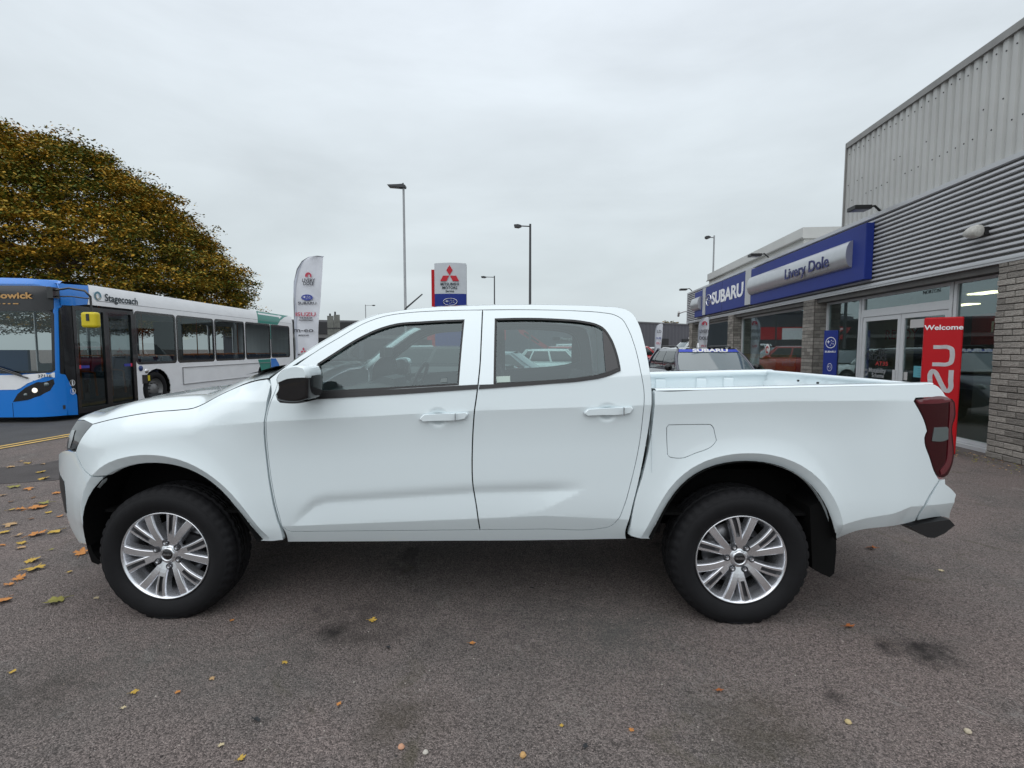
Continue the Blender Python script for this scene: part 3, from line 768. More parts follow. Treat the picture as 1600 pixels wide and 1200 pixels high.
bevel(ds.build('dashboard', mat('dash', (.045, .05, .052), .7), truck), .02)
MB().prism([(-1.16, 1.24), (-1.02, 1.31), (-.94, 1.29), (-.93, 1.22)], 1.15, 1.55).build('instrument_binnacle', TRIM, truck)
sw = MB(); cx_, cy_, cz_ = -.80, 1.36, 1.24
ring = []
for k in range(33):
    t = 2*math.pi*k/32; ring.append((cx_+.19*math.sin(t)*.42, cy_+.19*math.cos(t), cz_+.19*math.sin(t)*.9))
sw.tube(ring, .015, 8, cap=False)
for t in (.1, math.pi-.1, -math.pi/2): sw.tube([(cx_-.02, cy_, cz_), (cx_+.19*math.sin(t)*.42, cy_+.19*math.cos(t), cz_+.19*math.sin(t)*.9)], .014, 6)
sw.lathe([(-.02, .055), (.02, .06), (.03, 0)], 16, 'x', (cx_-.02, cy_, cz_))
sw.build('steering_wheel', BLACKP, truck)
def seat(x, y, w=.48, hr=True):
    m = MB()
    m.box(x-.25, x+.25, y-w/2, y+w/2, .80, .95)
    m.prism([(x+.20, .92), (x+.33, 1.30), (x+.30, 1.40), (x+.22, 1.40), (x+.10, .92)], y-w/2, y+w/2)
    if hr: m.prism([(x+.28, 1.42), (x+.33, 1.55), (x+.29, 1.60), (x+.24, 1.58), (x+.20, 1.44)], y-.13, y+.13)
    bevel(m.build('seat', mat('seat_cloth', (.04, .043, .046), .9), truck), .03, 3)
seat(-.42, .50); seat(-.42, 1.37)
m = MB().box(.15, .52, .2, TW-.2, .80, .96).prism([(.42, .94), (.58, 1.34), (.50, 1.36), (.36, .96)], .2, TW-.2)
bevel(m.build('rear_seat', MATS['seat_cloth'], truck), .03, 3)
# interior mirror and sun visor seen through the front window
MB().cbox((-.93, .93, 1.50), (.03, .24, .07)).build('interior_mirror', BLACKP, truck)

# ------------------------------------------------------------------ wheels
WR_, FLAT = .388, .362
def tyre_mesh(radius=WR_, width=.262, seg=168, lug=True, rim_r=.236):
    q = radius/.376
    prof = [(.060, rim_r-.006), (.030, rim_r+.004), (.012, rim_r+.022), (.002, .290*q), (.0, .312*q), (.006, .335*q), (.011, .340*q), (.0105, .344*q), (.019, .353*q), (.030, .3655*q), (.044, .3705*q), (.060, .3735*q), (.078, .3750*q), (.082, .3665*q), (.092, .3665*q), (.096, .3755*q), (.118, .376*q), (.122, .3675*q), (.136, .3675*q), (.140, .376*q)]
    prof = prof+[(width-y, r) for y, r in prof[::-1][1:]]
    edge = {8, 9, 10, 11}; n = len(prof)
    edge |= {n-1-i for i in edge}
    mid = {12, 15, 16, 19}; mid |= {n-1-i for i in mid}
    def mod(i, j, r):
        if lug and i % 4 == 0 and j in edge: return r-.0085
        if lug and (i+2) % 4 == 0 and j in mid: return r-.006
        if lug and j in (8,) and i % 4 == 1: return r-.004
        return r
    m = MB().lathe(prof, seg, mod=mod)
    m.v = [(x, y+(-.006 if z < -FLAT*.97 and .0 < y < .2 else 0), max(z, -FLAT*q)) for x, y, z in m.v]
    return m
def rim_mesh(phase):
    m = MB()
    # barrel and lip (dark inside)
    m.lathe([(.050, .2375), (.026, .2385), (.020, .2370), (.019, .2335), (.024, .2300), (.034, .2255), (.060, .219), (.075, .213), (.15, .206), (.21, .206)], 96)
    m.lathe([(.045, .0), (.042, .030), (.050, .052), (.062, .066), (.085, .072)], 40)
    for k in range(6):
        c0 = phase+k*math.pi/3
        for side in (-1, 1):
            slot = side == 1
            n = 11; rows = []
            for i in range(n):
                u = i/(n-1); r = .048+u*(.2285-.048)
                ang = c0+side*R(7.5+6.2*u)
                w = (.0145+.006*u) if not slot else (.0155+.0105*u)
                yf = .050-.020*u-.010*math.sin(u*math.pi)
                cx, cz = r*math.cos(ang), r*math.sin(ang); tx, tz = -math.sin(ang), math.cos(ang)
                pk = .016 if slot and .42 < u < .93 else 0
                pw = .45 if pk else .5
                prof = [(-w-.006, yf+.050), (-w-.003, yf+.010), (-w, yf+.002), (-w*.86, yf), (-w*pw, yf), (-w*(pw-.06), yf+pk), (w*(pw-.06), yf+pk), (w*pw, yf), (w*.86, yf), (w, yf+.002), (w+.003, yf+.010), (w+.006, yf+.050)]
                rows.append([(cx+tx*a, b, cz+tz*a) for a, b in prof])
            b = len(m.f)
            m.grid(rows, smooth=False)
            if slot:
                for i in range(n-1):
                    u = (i+.5)/(n-1)
                    if .36 < u < .97: m.m[b+i*11+5] = 1; m.m[b+i*11+4] = m.m[b+i*11+6] = (1 if .42 < u < .93 else 0)
    return m
def wheel(px_hub, xh, phase, name='wheel', par=truck, zc=.362, y=-.004):
    t = tyre_mesh(rim_r=.248).build(name, RUB, par, (xh, y, zc))
    rim_mesh(phase).build('rim', [ALLOY, mat('slot_dark', (.05, .05, .055), .4)], t)
    MB().lathe([(.040, .0), (.040, .026), (.043, .029), (.050, .031)], 32).build('centre_cap', GLOSSB, t)
    MB().lathe([(.048, .030), (.0385, .031), (.0375, .034), (.041, .038), (.052, .041)], 32).build('cap_ring', ALLOY, t)
    text('badge', 'ISUZU', .014, (0, .0385, 0), ALLOY, t, ext=.0005, sx=1.2)
    for k in range(6):
        a = phase+R(30)+k*math.pi/3
        c = (.0655*math.cos(a), 0, .0655*math.sin(a))
        MB().lathe([(.054, .016), (.041, .0175), (.040, .0125), (.048, .0125)], 14, c=c).lathe([(.037, .0), (.037, .0055), (.034, .006), (.034, .0085), (.050, .0092)], 6, c=c, smooth=False, m=1).build('wheel_nut', [mat('nut_recess', (.03, .03, .035), .5), ALLOY], t)
    MB().lathe([(.135, .06), (.130, .065), (.130, .165), (.145, .165)], 48).build('brake_disc', mat('disc', (.22, .22, .23), .35, metal=.8), t)
    MB().lathe([(.165, .0), (.165, .21)], 40).build('backing_plate', LINER, t)
    MB().prism([(.06, -.10), (.16, -.07), (.16, .07), (.06, .10)], .105, .16).build('brake_caliper', DARKM, t)
    for ch in list(t.children):
        if ch.type == 'MESH': ch.scale = (1.055, 1, 1.055)
    return t
HF, HR_ = S(266, 869.5, .06)[0], S(1152.5, 877, .06)[0]
w1 = wheel(262, HF, R(6)); w2 = wheel(1157, HR_, R(27))
for w in (w1, w2):
    c = mirror_copy(w, truck, TW)

# ------------------------------------------------------------------ the showroom
BX, BY, BTH = 6.7348, 6.8246, R(-95.249)       # local +X runs along the front towards the camera, +Y goes inside
CLAD = mat('grey_cladding', (.55, .56, .58), .45, metal=.1, var=.10, vscale=1.1, bump=.05, bscale=60)
CLADD = mat('pale_grey_cladding', (.50, .505, .49), .6, var=.10, vscale=.7, bump=.05, bscale=60)
ALUF = mat('white_frame', (.55, .56, .57), .4, var=.05)
SIGNB = mat('sign_blue', (.016, .034, .22), .5, spec=.25, var=.06)
SILV = mat('brushed_silver', (.50, .51, .53), .33, metal=.7, var=.06, vscale=8)
SHOP = glass('shop_glass', (.68, .74, .74), .14)
LETW = mat('letter_white', (.85, .86, .88), .5)
LETB = mat('letter_navy', (.02, .03, .11), .4)
BRICKM = mat('brick_grey', (.27, .25, .225), .95, var=.22, vscale=14, bump=.9, bscale=45, rand=.30, spec=.2)
MORTAR = mat('mortar', (.085, .078, .072), .98, var=.2, vscale=20, bump=.5, bscale=80)
INW = mat('interior_wall', (.34, .34, .33), .8, var=.05)
INF = mat('interior_floor', (.16, .16, .16), .25, var=.2, vscale=2)
showroom = empty('car_showroom', (BX, BY, 0), BTH, 'grey clad car showroom with ribbed fascia, brick piers and glass front', 'showroom')
def corrug(x0, x1, z0, z1, y, pitch, depth, horizontal, flat=.5):
    m = MB(); L = (z1-z0) if horizontal else (x1-x0); n = int(round(L/pitch)); rows = []
    prof = []
    for i in range(n):
        b = i*L/n; p = L/n
        prof += [(b, 0), (b+p*(flat-.12), 0), (b+p*flat, depth), (b+p*(.97-.06), depth)]
    prof.append((L, 0))
    for t, d in prof:
        rows.append([(x0, y+d, z0+t), (x1, y+d, z0+t)] if horizontal else [(x0+t, y+d, z1), (x0+t, y+d, z0)])
    m.grid(rows[::1], smooth=False)
    return m
corrug(-16.25, 4.5, 2.76, 4.05, -.008, .083, .040, True).build('fascia_cladding', CLAD, showroom)
m = MB().box(-16.27, 4.5, -.015, .06, 4.05, 4.12).box(-16.27, 4.5, -.01, .30, 2.70, 2.735).box(-16.27, 4.5, -.022, -.012, 2.735, 2.762).box(-16.30, -16.24, -.01, .5, 2.7, 4.12)
m.build('fascia_trim', mat('trim_pale', (.50, .51, .52), .4, metal=.3), showroom)
MB().box(-16.25, 4.5, .031, .30, 2.735, 4.05).box(-16.25, 4.5, .05, .42, 2.60, 2.70).build('fascia_backing', mat('soffit', (.09, .085, .08), .7, var=.2), showroom)
MB().box(-16.26, -3.95, .07, 9.0, 4.02, 4.09).build('flat_roof', CLADD, showroom)
corrug(-3.84, 4.5, 4.14, 5.78, .035, .156, .034, False, .60).build('upper_cladding', CLADD, showroom)
mm = MB()
random.seed(5)
for k in range(53):
    x = -3.79+.1564*k+.03
    mm.lathe([(-.006, 0), (-.006, .010), (.002, .012)], 6, c=(x, .034, 4.62+.0*k+random.choice((0, .0, .35))))
    mm.lathe([(-.006, 0), (-.006, .010), (.002, .012)], 6, c=(x, .034, 5.62+random.uniform(-.03, .03)))
bl = mm.build('cladding_screws', mat('screw', (.03, .03, .03), .6), showroom); tag(bl, kind='stuff')
MB().box(-3.86, 4.5, -.0, .16, 5.76, 5.87).box(-3.87, -3.835, .0, 9, 4.1, 5.86).box(-3.84, 4.5, .075, .2, 4.12, 5.76).build('roof_trim', mat('trim_mid', (.27, .265, .255), .5, metal=.3, var=.15), showroom)
MB().box(-18.4, -5.545-3.2, 1.5, 8.5, 4.95, 5.285).box(-18.3, -8.80, 1.56, 8.4, 4.1, 4.95).build('roof_parapet', CLADD, showroom)
MB().box(-18.42, -8.72, 1.46, 1.50, 4.93, 4.97).build('gutter', mat('gutter_grey', (.2, .2, .19), .5), showroom)

# brick piers: the near one brick by brick, the far ones as one joined mass of bricks
def pier_core(x0, x1, y1=.36): MB().box(x0+.008, x1-.008, .008, y1, 0, 2.735).build('pier_core', MORTAR, showroom)
PX1 = .80
pier_core(0, 3.6, .5)
CH, BL = .0852, .272
protos = []
random.seed(11)
for v in range(4):
    m = MB(); nx, nz = 3, 1
    def j(a=.0025): return random.uniform(-a, a)
    L, Hh = BL-.011, CH-.011
    fr_ = [(0+j(), j(), 0+j()), (L+j(), j(), 0+j()), (L+j(), j(), Hh+j()), (0+j(), j(), Hh+j())]
    ins = [(a+(.006 if k in (0, 3) else -.006), y_-.006+j(.002), c+(.006 if k < 2 else -.006)) for k, (a, y_, c) in enumerate(fr_)]
    bk = [(a, .03, c) for a, y_, c in fr_]
    m.add(fr_+ins+bk, [(4, 5, 6, 7)]+[(k, (k+1) % 4, (k+1) % 4+4, k+4) for k in range(4)]+[(k, k+8, (k+1) % 4+8, (k+1) % 4) for k in range(4)])
    me = bpy.data.meshes.new('brick'); me.from_pydata(m.v, [], m.f); me.materials.append(BRICKM); protos.append(me)
rest = MB()
for r in range(32):
    x = 0.
    first = True
    while x < 3.5:
        L = BL*(.5 if first and r % 2 else 1.)
        if x < PX1 and not (r == 0 and False):
            o = bpy.data.objects.new('brick', protos[(r*3+int(x*10)) % 4]); COL.objects.link(o); o.parent = showroom
            o.location = (x+.004+random.uniform(-.002, .002), random.uniform(-.008, .004), r*CH+.004)
            o.scale = ((L-.011)/(BL-.011), 1, 1)
        else:
            rest.box(x+.004, x+L-.007, random.uniform(-.012, -.004), .03, r*CH+.004, (r+1)*CH-.007)
        x += L; first = False
tag(rest.build('wall_bricks', BRICKM, showroom), kind='stuff')
far = MB()
for (x0, x1) in ((-5.36, -4.84), (-10.70, -10.15), (-15.83, -15.30)):
    pier_core(x0, x1)
    for r in range(32):
        off = 0 if r % 2 else BL/2
        x = x0
        while x < x1-.02:
            L = min(BL if x > x0 else BL-off, x1-x)
            far.box(x+.005, x+L-.005, random.uniform(-.010, -.002), .012, r*CH+.005, (r+1)*CH-.005)
            x += L
        y = .02
        for k in range(3):
            L = (.13 if k == 0 and r % 2 else .215)
            y2 = min(y+L, .33)
            if y2-y > .03: far.box(x1-.012, x1+random.uniform(.002, .010), y+.005, y2-.005, r*CH+.005, (r+1)*CH-.005)
            y = y2
tag(far.build('pier_bricks', BRICKM, showroom), kind='stuff')

# glazing: frames, panes, doors
YG = .30
def frame_rect(x0, x1, z0, z1, w=.06, d=.07, y=YG):
    return MB().box(x0, x0+w, y-d/2, y+d/2, z0, z1).box(x1-w, x1, y-d/2, y+d/2, z0, z1).box(x0+w, x1-w, y-d/2, y+d/2, z1-w, z1).box(x0+w, x1-w, y-d/2, y+d/2, z0, z0+w)
def window_(name, x0, x1, z0, z1, w=.06, pane='pane', y=YG):
    f = frame_rect(x0, x1, z0, z1, w, y=y).build(name, ALUF, showroom)
    MB().box(x0+w, x1-w, y-.004, y+.004, z0+w, z1-w).build(pane, SHOP, f)
    return f
window_('window', -15.28, -10.72, .05, 2.62, .07)
window_('window', -10.13, -5.38, .05, 2.62, .08)
window_('window', -4.82, -3.50, .05, 2.62, .07)
window_('window', -1.10, .02, .06, 2.62, .06)
MB().box(-1.10, .0, .18, .36, .0, .055).build('window_sill', ALUF, showroom)
window_('fanlight', -3.48, -1.12, 2.25, 2.62, .07)
def door_(x0, x1, hx):
    f = frame_rect(x0, x1, .03, 2.17, .085, .05).box(x0+.085, x1-.085, YG-.025, YG+.025, .78, .90).build('shop_door', ALUF, showroom)
    MB().box(x0+.085, x1-.085, YG-.004, YG+.004, .90, 2.085).box(x0+.085, x1-.085, YG-.004, YG+.004, .115, .78).build('pane', SHOP, f)
    MB().box(hx-.035, hx+.035, YG-.045, YG-.026, .93, 1.13).build('push_plate', ALUF, f)
    return f
door_(-3.42, -2.30, -2.39); d2 = door_(-2.29, -1.18, -2.20)
MB().box(-1.92, -1.62, YG-.033, YG-.025, .82, .87).build('letter_box', mat('letterbox', (.35, .35, .36), .3, metal=.6), d2)
MB().box(-3.48, -3.425, YG-.04, YG+.04, 0, 2.25).box(-1.175, -1.12, YG-.04, YG+.04, 0, 2.25).box(-3.425, -1.175, YG-.04, YG+.04, 2.175, 2.25).build('door_frame', ALUF, showroom)
# stickers and lettering on the glass
STK = mat('print_grey', (.30, .31, .32), .7); STR = mat('print_red', (.38, .03, .03), .7); STW = mat('print_white', (.6, .6, .6), .7)
def on_glass(body, x, z, size, m, sx=1., y=YG-.008, align='CENTER', bold=.002):
    text('glass_lettering', body, size, (x, y, z), m, showroom, sx=sx, ext=.0004, bold=bold, align=align)
on_glass('ARCTIC', -2.98, 1.45, .14, mat('print_dark', (.03, .035, .04), .6), 1.3)
on_glass('TRUCKS', -3.00, 1.34, .14, MATS['print_dark'], 1.3)
on_glass('AT35', -2.80, 1.23, .11, STR, 1.5)
on_glass('Motability', -2.93, 1.09, .13, STK, 1.)
on_glass('Scheme', -2.90, .99, .12, STK, 1.)
on_glass('READY', -4.0, 1.83, .30, STR, 1.1, y=1.4)
star = MB()
for k in range(14):
    a = k*2*math.pi/14
    star.tube([(-3.28+.035*math.cos(a), YG-.008, 1.04+.035*math.sin(a)), (-3.28+.075*math.cos(a), YG-.008, 1.04+.075*math.sin(a))], .006, 4)
star.build('glass_emblem', STK, showroom)
def card(name, x0, x1, z0, z1, m, y=YG-.007): return MB().box(x0, x1, y-.001, y+.001, z0, z1).build(name, m, showroom)
card('blue_notice', -1.93, -1.66, 1.02, 1.22, mat('notice_blue', (.10, .34, .40), .7))
for k in range(4): on_glass('-----', -1.795, 1.18-.04*k, .05, MATS['print_dark'], 1., y=YG-.0095, bold=0)
card('white_notice', -2.08, -1.62, 1.90, 2.05, mat('notice_white', (.50, .49, .48), .7))
card('price_card', -2.18, -2.08, .95, 1.10, MATS['notice_white'])
on_glass('NORTON', -1.62, 2.50, .09, MATS['print_dark'], 1., bold=0)
# interior
MB().box(-16.2, 4.4, .36, 9.0, .0, .04).build('showroom_floor', INF, showroom)
MB().box(-16.2, 4.4, 8.9, 9.0, .04, 2.9).box(-16.24, -16.2, .4, 9, .04, 4.0).box(4.4, 4.45, .4, 9, .04, 5.7).build('showroom_wall', INW, showroom)
MB().box(-16.2, 4.4, .43, 8.9, 2.72, 2.76).build('showroom_ceiling', mat('ceiling', (.22, .22, .215), .9), showroom)
MB().box(-5.15, -5.05, .36, 2.4, .04, 2.7).box(-.62, -.52, 2.2, 6, .04, 2.7).box(-10.5, -10.4, .4, 5, .04, 2.7).build('partition', INW, showroom)
for x, y in ((-3.85, 2.95), (-6.8, 4.8), (-1.6, 5.6), (-8.2, 2.4), (-9.6, 4.4), (-12.5, 2.5), (-4.6, 7.0)):
    MB().box(x-.30, x+.30, y-.15, y+.15, 2.69, 2.715).build('light_panel', emit('lit_panel', (1., .88, .50), 6.0), showroom)
REDP = mat('poster_red', (.33, .03, .025), .5)
MB().box(-5.0, -1.3, 3.6, 3.65, 1.62, 2.32).build('red_banner', REDP, showroom)
text('banner_lettering', 'ISUZU', .36, (-3.75, 3.59, 2.0), LETW, showroom, sx=1.5, ext=.002)
text('banner_lettering', 'ISUZU', .36, (-2.1, 3.59, 2.0), LETW, showroom, sx=1.5, ext=.002)
MB().box(-4.6, -2.0, 3.4, 3.8, .04, 1.05).build('reception_desk', mat('desk', (.42, .42, .40), .5), showroom)
ORG = mat('poster_orange', (.42, .20, .05), .6, var=.35, vscale=1.6)
MB().box(-10.02, -6.35, YG+.03, YG+.045, .1, 1.36).build('window_poster', ORG, showroom)
MB().box(-9.55, -7.55, YG+.02, YG+.03, .1, 1.22).build('poster_landscape', mat('poster_cream', (.46, .38, .25), .7, var=.5, vscale=2.3), showroom)
text('poster_lettering', 'wilder', .30, (-6.75, YG+.015, 1.14), mat('print_teal', (.22, .42, .38), .6), showroom, ext=.001)
MB().lathe([(-.004, 0), (-.004, .17), (.0, .17)], 32, c=(-8.05, YG-.008, 1.50)).build('round_sticker', STW, showroom)
MB().lathe([(-.004, .06), (-.005, .11)], 24, c=(-8.05, YG-.013, 1.50), a0=.4, a1=5.4).build('round_emblem', STR, showroom)

# fascia fittings
def flood(x, z, lab):
    t = empty('floodlight', (BX, BY, 0), BTH, lab, 'floodlight', 'floodlights along the top of the showroom fascia')
    MB().box(x-.13, x+.13, -.52, -.22, z-.02, z+.05).build('lamp_head', BLACKP, t)
    MB().box(x-.10, x+.10, -.49, -.25, z-.028, z-.021).build('lamp_glass', mat('lamp_glass', (.30, .31, .30), .2), t)
    MB().tube([(x, -.26, z+.02), (x, -.10, z+.06), (x, .02, z-.05)], .022, 6).build('bracket', BLACKP, t)
flood(-2.62, 4.17, 'black floodlight above the right end of the long blue sign')
flood(-7.55, 4.22, 'black floodlight above the joint between the two large blue signs')
flood(-15.6, 4.2, 'black floodlight at the far end of the ribbed fascia')
sh = empty('wall_lamp', (BX, BY, 0), BTH, 'dirty white shell-shaped lamp on the ribbed grey fascia', 'lamp')
prof = [(-.19, .006), (-.165, .028), (-.13, .05), (-.10, .062), (-.06, .078), (-.02, .088), (.05, .090), (.085, .085), (.10, .06), (.104, .0)]
m = MB().lathe(prof, 20, 'x', (-.30, -.12, 3.20))
m.build('lamp_shade', mat('shell_white', (.52, .51, .47), .5, var=.3, vscale=18, bump=.3, bscale=30), sh)
MB().box(-.27, -.19, -.06, .0, 3.15, 3.25).build('lamp_base', BLACKP, sh)
cc = empty('security_camera', (BX, BY, 0), BTH, 'white security camera on the far end of the showroom fascia', 'camera')
MB().tube([(-16.75, -.28, 3.10), (-16.42, -.34, 3.26)], [.055, .05], 10).build('camera_body', STW, cc)
MB().tube([(-16.55, -.30, 3.2), (-16.3, -.12, 3.27), (-16.24, .0, 3.27)], .03, 8).build('camera_arm', STW, cc)
# signs
def oval(par, x, y, z, w, h, m1, m2):
    MB().lathe([(-.01, .0), (-.012, 1.), (.0, 1.02), (.02, 1.02)], 36).build('emblem_ring', m1, par)
    o = bpy.data.objects[-1] if False else par.children[-1]
    return o
def oval_emblem(par, x, y, z, w, h, ring, field, starm, t=.012):
    o = MB().lathe([(0, .0), (0, 1.)], 36).build('emblem_field', field, par); o.location = (x, y-.001, z); o.scale = (w/2, 1, h/2)
    o = MB().lathe([(-t*.2, .90), (-t, .92), (-t, 1.0), (0, 1.02)], 36).build('emblem_ring', ring, par); o.location = (x, y-.001, z); o.scale = (w/2, 1, h/2)
    m = MB()
    for i, (a, b, s) in enumerate(((-.45, .15, .42), (.12, .40, .17), (.45, .22, .17), (.22, -.12, .17), (.52, -.22, .17), (-.05, -.45, .17))):
        c = (a, b); pts = []
        for k in range(8):
            an = k*math.pi/4+math.pi/2; r = s if k % 2 == 0 else s*.22
            pts.append((c[0]+r*math.cos(an)*(1.1 if k % 4 == 2 else 1), c[1]+r*math.sin(an)))
        m.prism(pts, -t*.8, 0)
    o = m.build('emblem_stars', starm, par); o.location = (x, y-.002, z); o.scale = (w/2, 1, h/2)
sg = empty('fascia_sign', (BX, BY, 0), BTH, 'long blue fascia sign with silver half-round bar lettered Livery Dole', 'sign', 'blue signs along the showroom fascia')
bevel(MB().box(-8.32, -2.73, -.16, -.01, 2.87, 3.95).build('sign_box', SIGNB, sg), .012)
m = MB(); rows = []
for i in range(13):
    a = math.pi*i/12; rows.append([(x, -.16-.13*math.sin(a), 3.435-.27*math.cos(a)) for x in (-8.28, -3.14)])
m.grid(rows)
for x, rv in ((-8.28, 1), (-3.14, 0)):
    pts = [(x, -.16-.13*math.sin(math.pi*i/12), 3.435-.27*math.cos(math.pi*i/12)) for i in range(13)]
    m.add(pts if rv else pts[::-1], [list(range(13))])
m.build('silver_bar', SILV, sg)
text('sign_lettering', 'Livery Dole', .36, (-4.78, -.292, 3.40), mat('letter_blue', (.012, .016, .12), .5), sg, sx=1.2, ext=.004, bold=.006, sp=1.0)
sg = empty('fascia_sign', (BX, BY, 0), BTH, 'blue fascia sign with oval star emblem and white lettering beyond the pale strip', 'sign', 'blue signs along the showroom fascia')
bevel(MB().box(-12.96, -8.80, -.14, -.01, 2.88, 3.97).build('sign_box', SIGNB, sg), .012)
MB().box(-11.02, -11.0, -.143, -.139, 2.89, 3.96).build('panel_joint', mat('joint_dark', (.01, .012, .06), .5), sg)
oval_emblem(sg, -12.55, -.14, 3.44, .62, .44, CHROME, SIGNB, CHROME, .02)
text('sign_lettering', 'SUBARU', .62, (-10.55, -.146, 3.42), LETW, sg, sx=1.42, ext=.005, bold=.018, sp=.98)
sg = empty('sign_divider', (BX, BY, 0), BTH, 'pale grey upright strip between the two large blue signs', 'trim strip')
MB().box(-8.79, -8.34, -.155, -.01, 2.90, 4.0).build('strip_face', mat('strip_grey', (.45, .46, .47), .4), sg)
sg = empty('fascia_sign', (BX, BY, 0), BTH, 'short blue fascia sign with silver bar at the far end of the fascia', 'sign', 'blue signs along the showroom fascia')
MB().box(-14.5, -13.36, -.14, -.01, 2.88, 3.93).build('sign_box', SIGNB, sg)
rows = [[(x, -.14-.16*math.sin(math.pi*i/12), 3.42-.28*math.cos(math.pi*i/12)) for x in (-14.6, -13.52)] for i in range(13)]
m = MB().grid(rows); m.add([r[1] for r in rows][::-1], [list(range(13))]); m.build('silver_bar', SILV, sg)
sg = empty('sign_divider', (BX, BY, 0), BTH, 'narrow pale strip between the short far sign and the lettered blue sign', 'trim strip')
MB().box(-13.34, -12.98, -.15, -.01, 2.90, 3.98).build('strip_face', MATS['strip_grey'], sg)

# free-standing totems by the front
def slab(w, h, d, name, m, par, r=.02):
    return bevel(MB().box(-w/2, w/2, 0, d, .0, h).build(name, m, par), r, 3)
REDS = mat('sign_red', (.50, .004, .010), .4, spec=.3)
tot = empty('welcome_totem', (6.22, 7.05, 0), R(-38), 'tall red welcome totem with white lettering beside the showroom door', 'totem sign')
slab(.43, 1.98, .16, 'totem_body', REDS, tot)
text('totem_lettering', 'Welcome', .098, (.0, -.004, 1.83), LETW, tot, ext=.002, bold=.0022, sx=1.08)
def stroke(par, pts, w, name, y=-.004, m=LETW):
    """Rounded flat letter stroke along (x,z) points."""
    P = [Vector(p) for p in smooth_poly(pts, .02, corner=200, closed=False)]
    v = []
    for i, p in enumerate(P):
        d = (P[min(i+1, len(P)-1)]-P[max(i-1, 0)]).normalized(); nn = Vector((-d.y, d.x))*w/2
        v += [(p.x+nn.x, p.y+nn.y), (p.x-nn.x, p.y-nn.y)]
    mb = MB()
    for i in range(len(P)-1):
        a, b, c, d = v[2*i], v[2*i+1], v[2*i+3], v[2*i+2]
        mb.add([(q[0], y, q[1]) for q in (a, b, c, d)], [(0, 1, 2, 3)])
        mb.add([(q[0], y, q[1]) for q in (a, b, c, d)], [(3, 2, 1, 0)])
    return mb.build(name, m, par)
w_ = .055
stroke(tot, [(-.10, 1.55), (-.02, 1.55), (.06, 1.548), (.098, 1.525), (.11, 1.47), (.11, 1.38), (.098, 1.325), (.06, 1.302), (-.02, 1.30), (-.10, 1.30)], w_, 'letter_u')
stroke(tot, [(-.112, .91), (-.112, 1.04), (-.112, 1.17), (-.094, 1.205), (-.066, 1.19), (-.03, 1.12), (.03, .98), (.062, .925), (.092, .915), (.112, .95), (.112, 1.08), (.112, 1.22)], w_, 'letter_z')
stroke(tot, [(-.10, .82), (.06, .818), (.11, .76), (.11, .66), (.06, .602), (-.10, .60)], w_, 'letter_u')
stroke(tot, [(-.11, .48), (-.11, .36), (-.07, .31), (-.02, .36), (.0, .43), (.05, .48), (.10, .45), (.11, .32)], w_, 'letter_s')
stroke(tot, [(-.11, .20), (.11, .20)], w_, 'letter_i')
tb = empty('blue_totem', (7.02, 10.75, 0), R(-40), 'slim blue totem with round star emblem in front of the brick pier', 'totem sign')
slab(.26, 1.93, .14, 'totem_body', SIGNB, tb, .01)
oval_emblem(tb, 0, -.004, 1.66, .19, .24, LETW, SIGNB, LETW, .004)
text('totem_lettering', 'SUBARU', .055, (0, -.004, 1.46), LETW, tb, ext=.002, bold=.001)
oval_emblem(tb, 0, -.004, 1.12, .09, .17, LETW, SIGNB, LETW, .004)
text('totem_lettering', 'SUBARU', .17, (0, -.004, .64), LETW, tb, ext=.002, bold=.003, ry=0, rx=R(90), rz=0).rotation_euler = (R(90), R(90), 0)

# ------------------------------------------------------------------ the bus
BUSB = mat('bus_blue', (.003, .19, .66), .3, coat=.6)
BUSW = mat('bus_white', (.84, .85, .865), .35, coat=.4, var=.06, vscale=2)
BUSG = mat('bus_green', (.0, .22, .17), .35, coat=.4)
BUSGL = glass('bus_glass', (.45, .50, .50), .05)
BUSK = mat('bus_black', (.010, .010, .011), .25, coat=.4)
BUSD = mat('bus_inside', (.035, .04, .045), .8)
ORNG = mat('orange_rail', (.60, .17, .03), .4)
bus = empty('bus', (-9.38, 10.48, 0), R(91.4), 'blue and white single-decker bus with yellow mirror on the road at the left', 'bus')
def flat(a, b):
    return lambda x, z: (.045*np.clip((.05-np.asarray(x))/.28, 0, 1)**1.5+.5*np.maximum(0, np.asarray(z)-2.62)**2+a*0)*1.+0*np.asarray(z)
FS = flat(0, 0)
def ff_(x, z):
    x = np.asarray(x, float); x = np.where(x < -1.22, -2.44-x, x); z = np.asarray(z, float)
    e = np.clip((x+.45)/.45, 0, .985)
    return .03*((x+1.22)/1.22)**2+.50*(1-np.sqrt(1-e*e))+.9*np.maximum(0, z-2.62)**2+.045*np.maximum(0, z-1.0)
def rr(x0, x1, z0, z1, r=.08, n=4):
    out = []
    for cx, cz, a in ((x1-r, z1-r, 0), (x0+r, z1-r, 90), (x0+r, z0+r, 180), (x1-r, z0+r, 270)):
        out += [(cx+r*math.cos(R(a+90*k/n)), cz+r*math.sin(R(a+90*k/n))) for k in range(n+1)]
    return out
WINS = [rr(1.76, 3.24, 1.16, 2.44), rr(3.33, 5.07, 1.16, 2.44), rr(5.17, 6.93, 1.17, 2.45), rr(7.05, 8.89, 1.18, 2.46), rr(9.0, 10.66, 1.2, 2.46)]
def arc(cx, r, z0, n=14):
    a = math.asin((z0-.47)/r) if abs(z0-.47) < r else 0
    return [(cx+r*math.cos(math.pi-a-(math.pi-2*a)*k/n), .47+r*math.sin(math.pi-a-(math.pi-2*a)*k/n)) for k in range(n+1)]
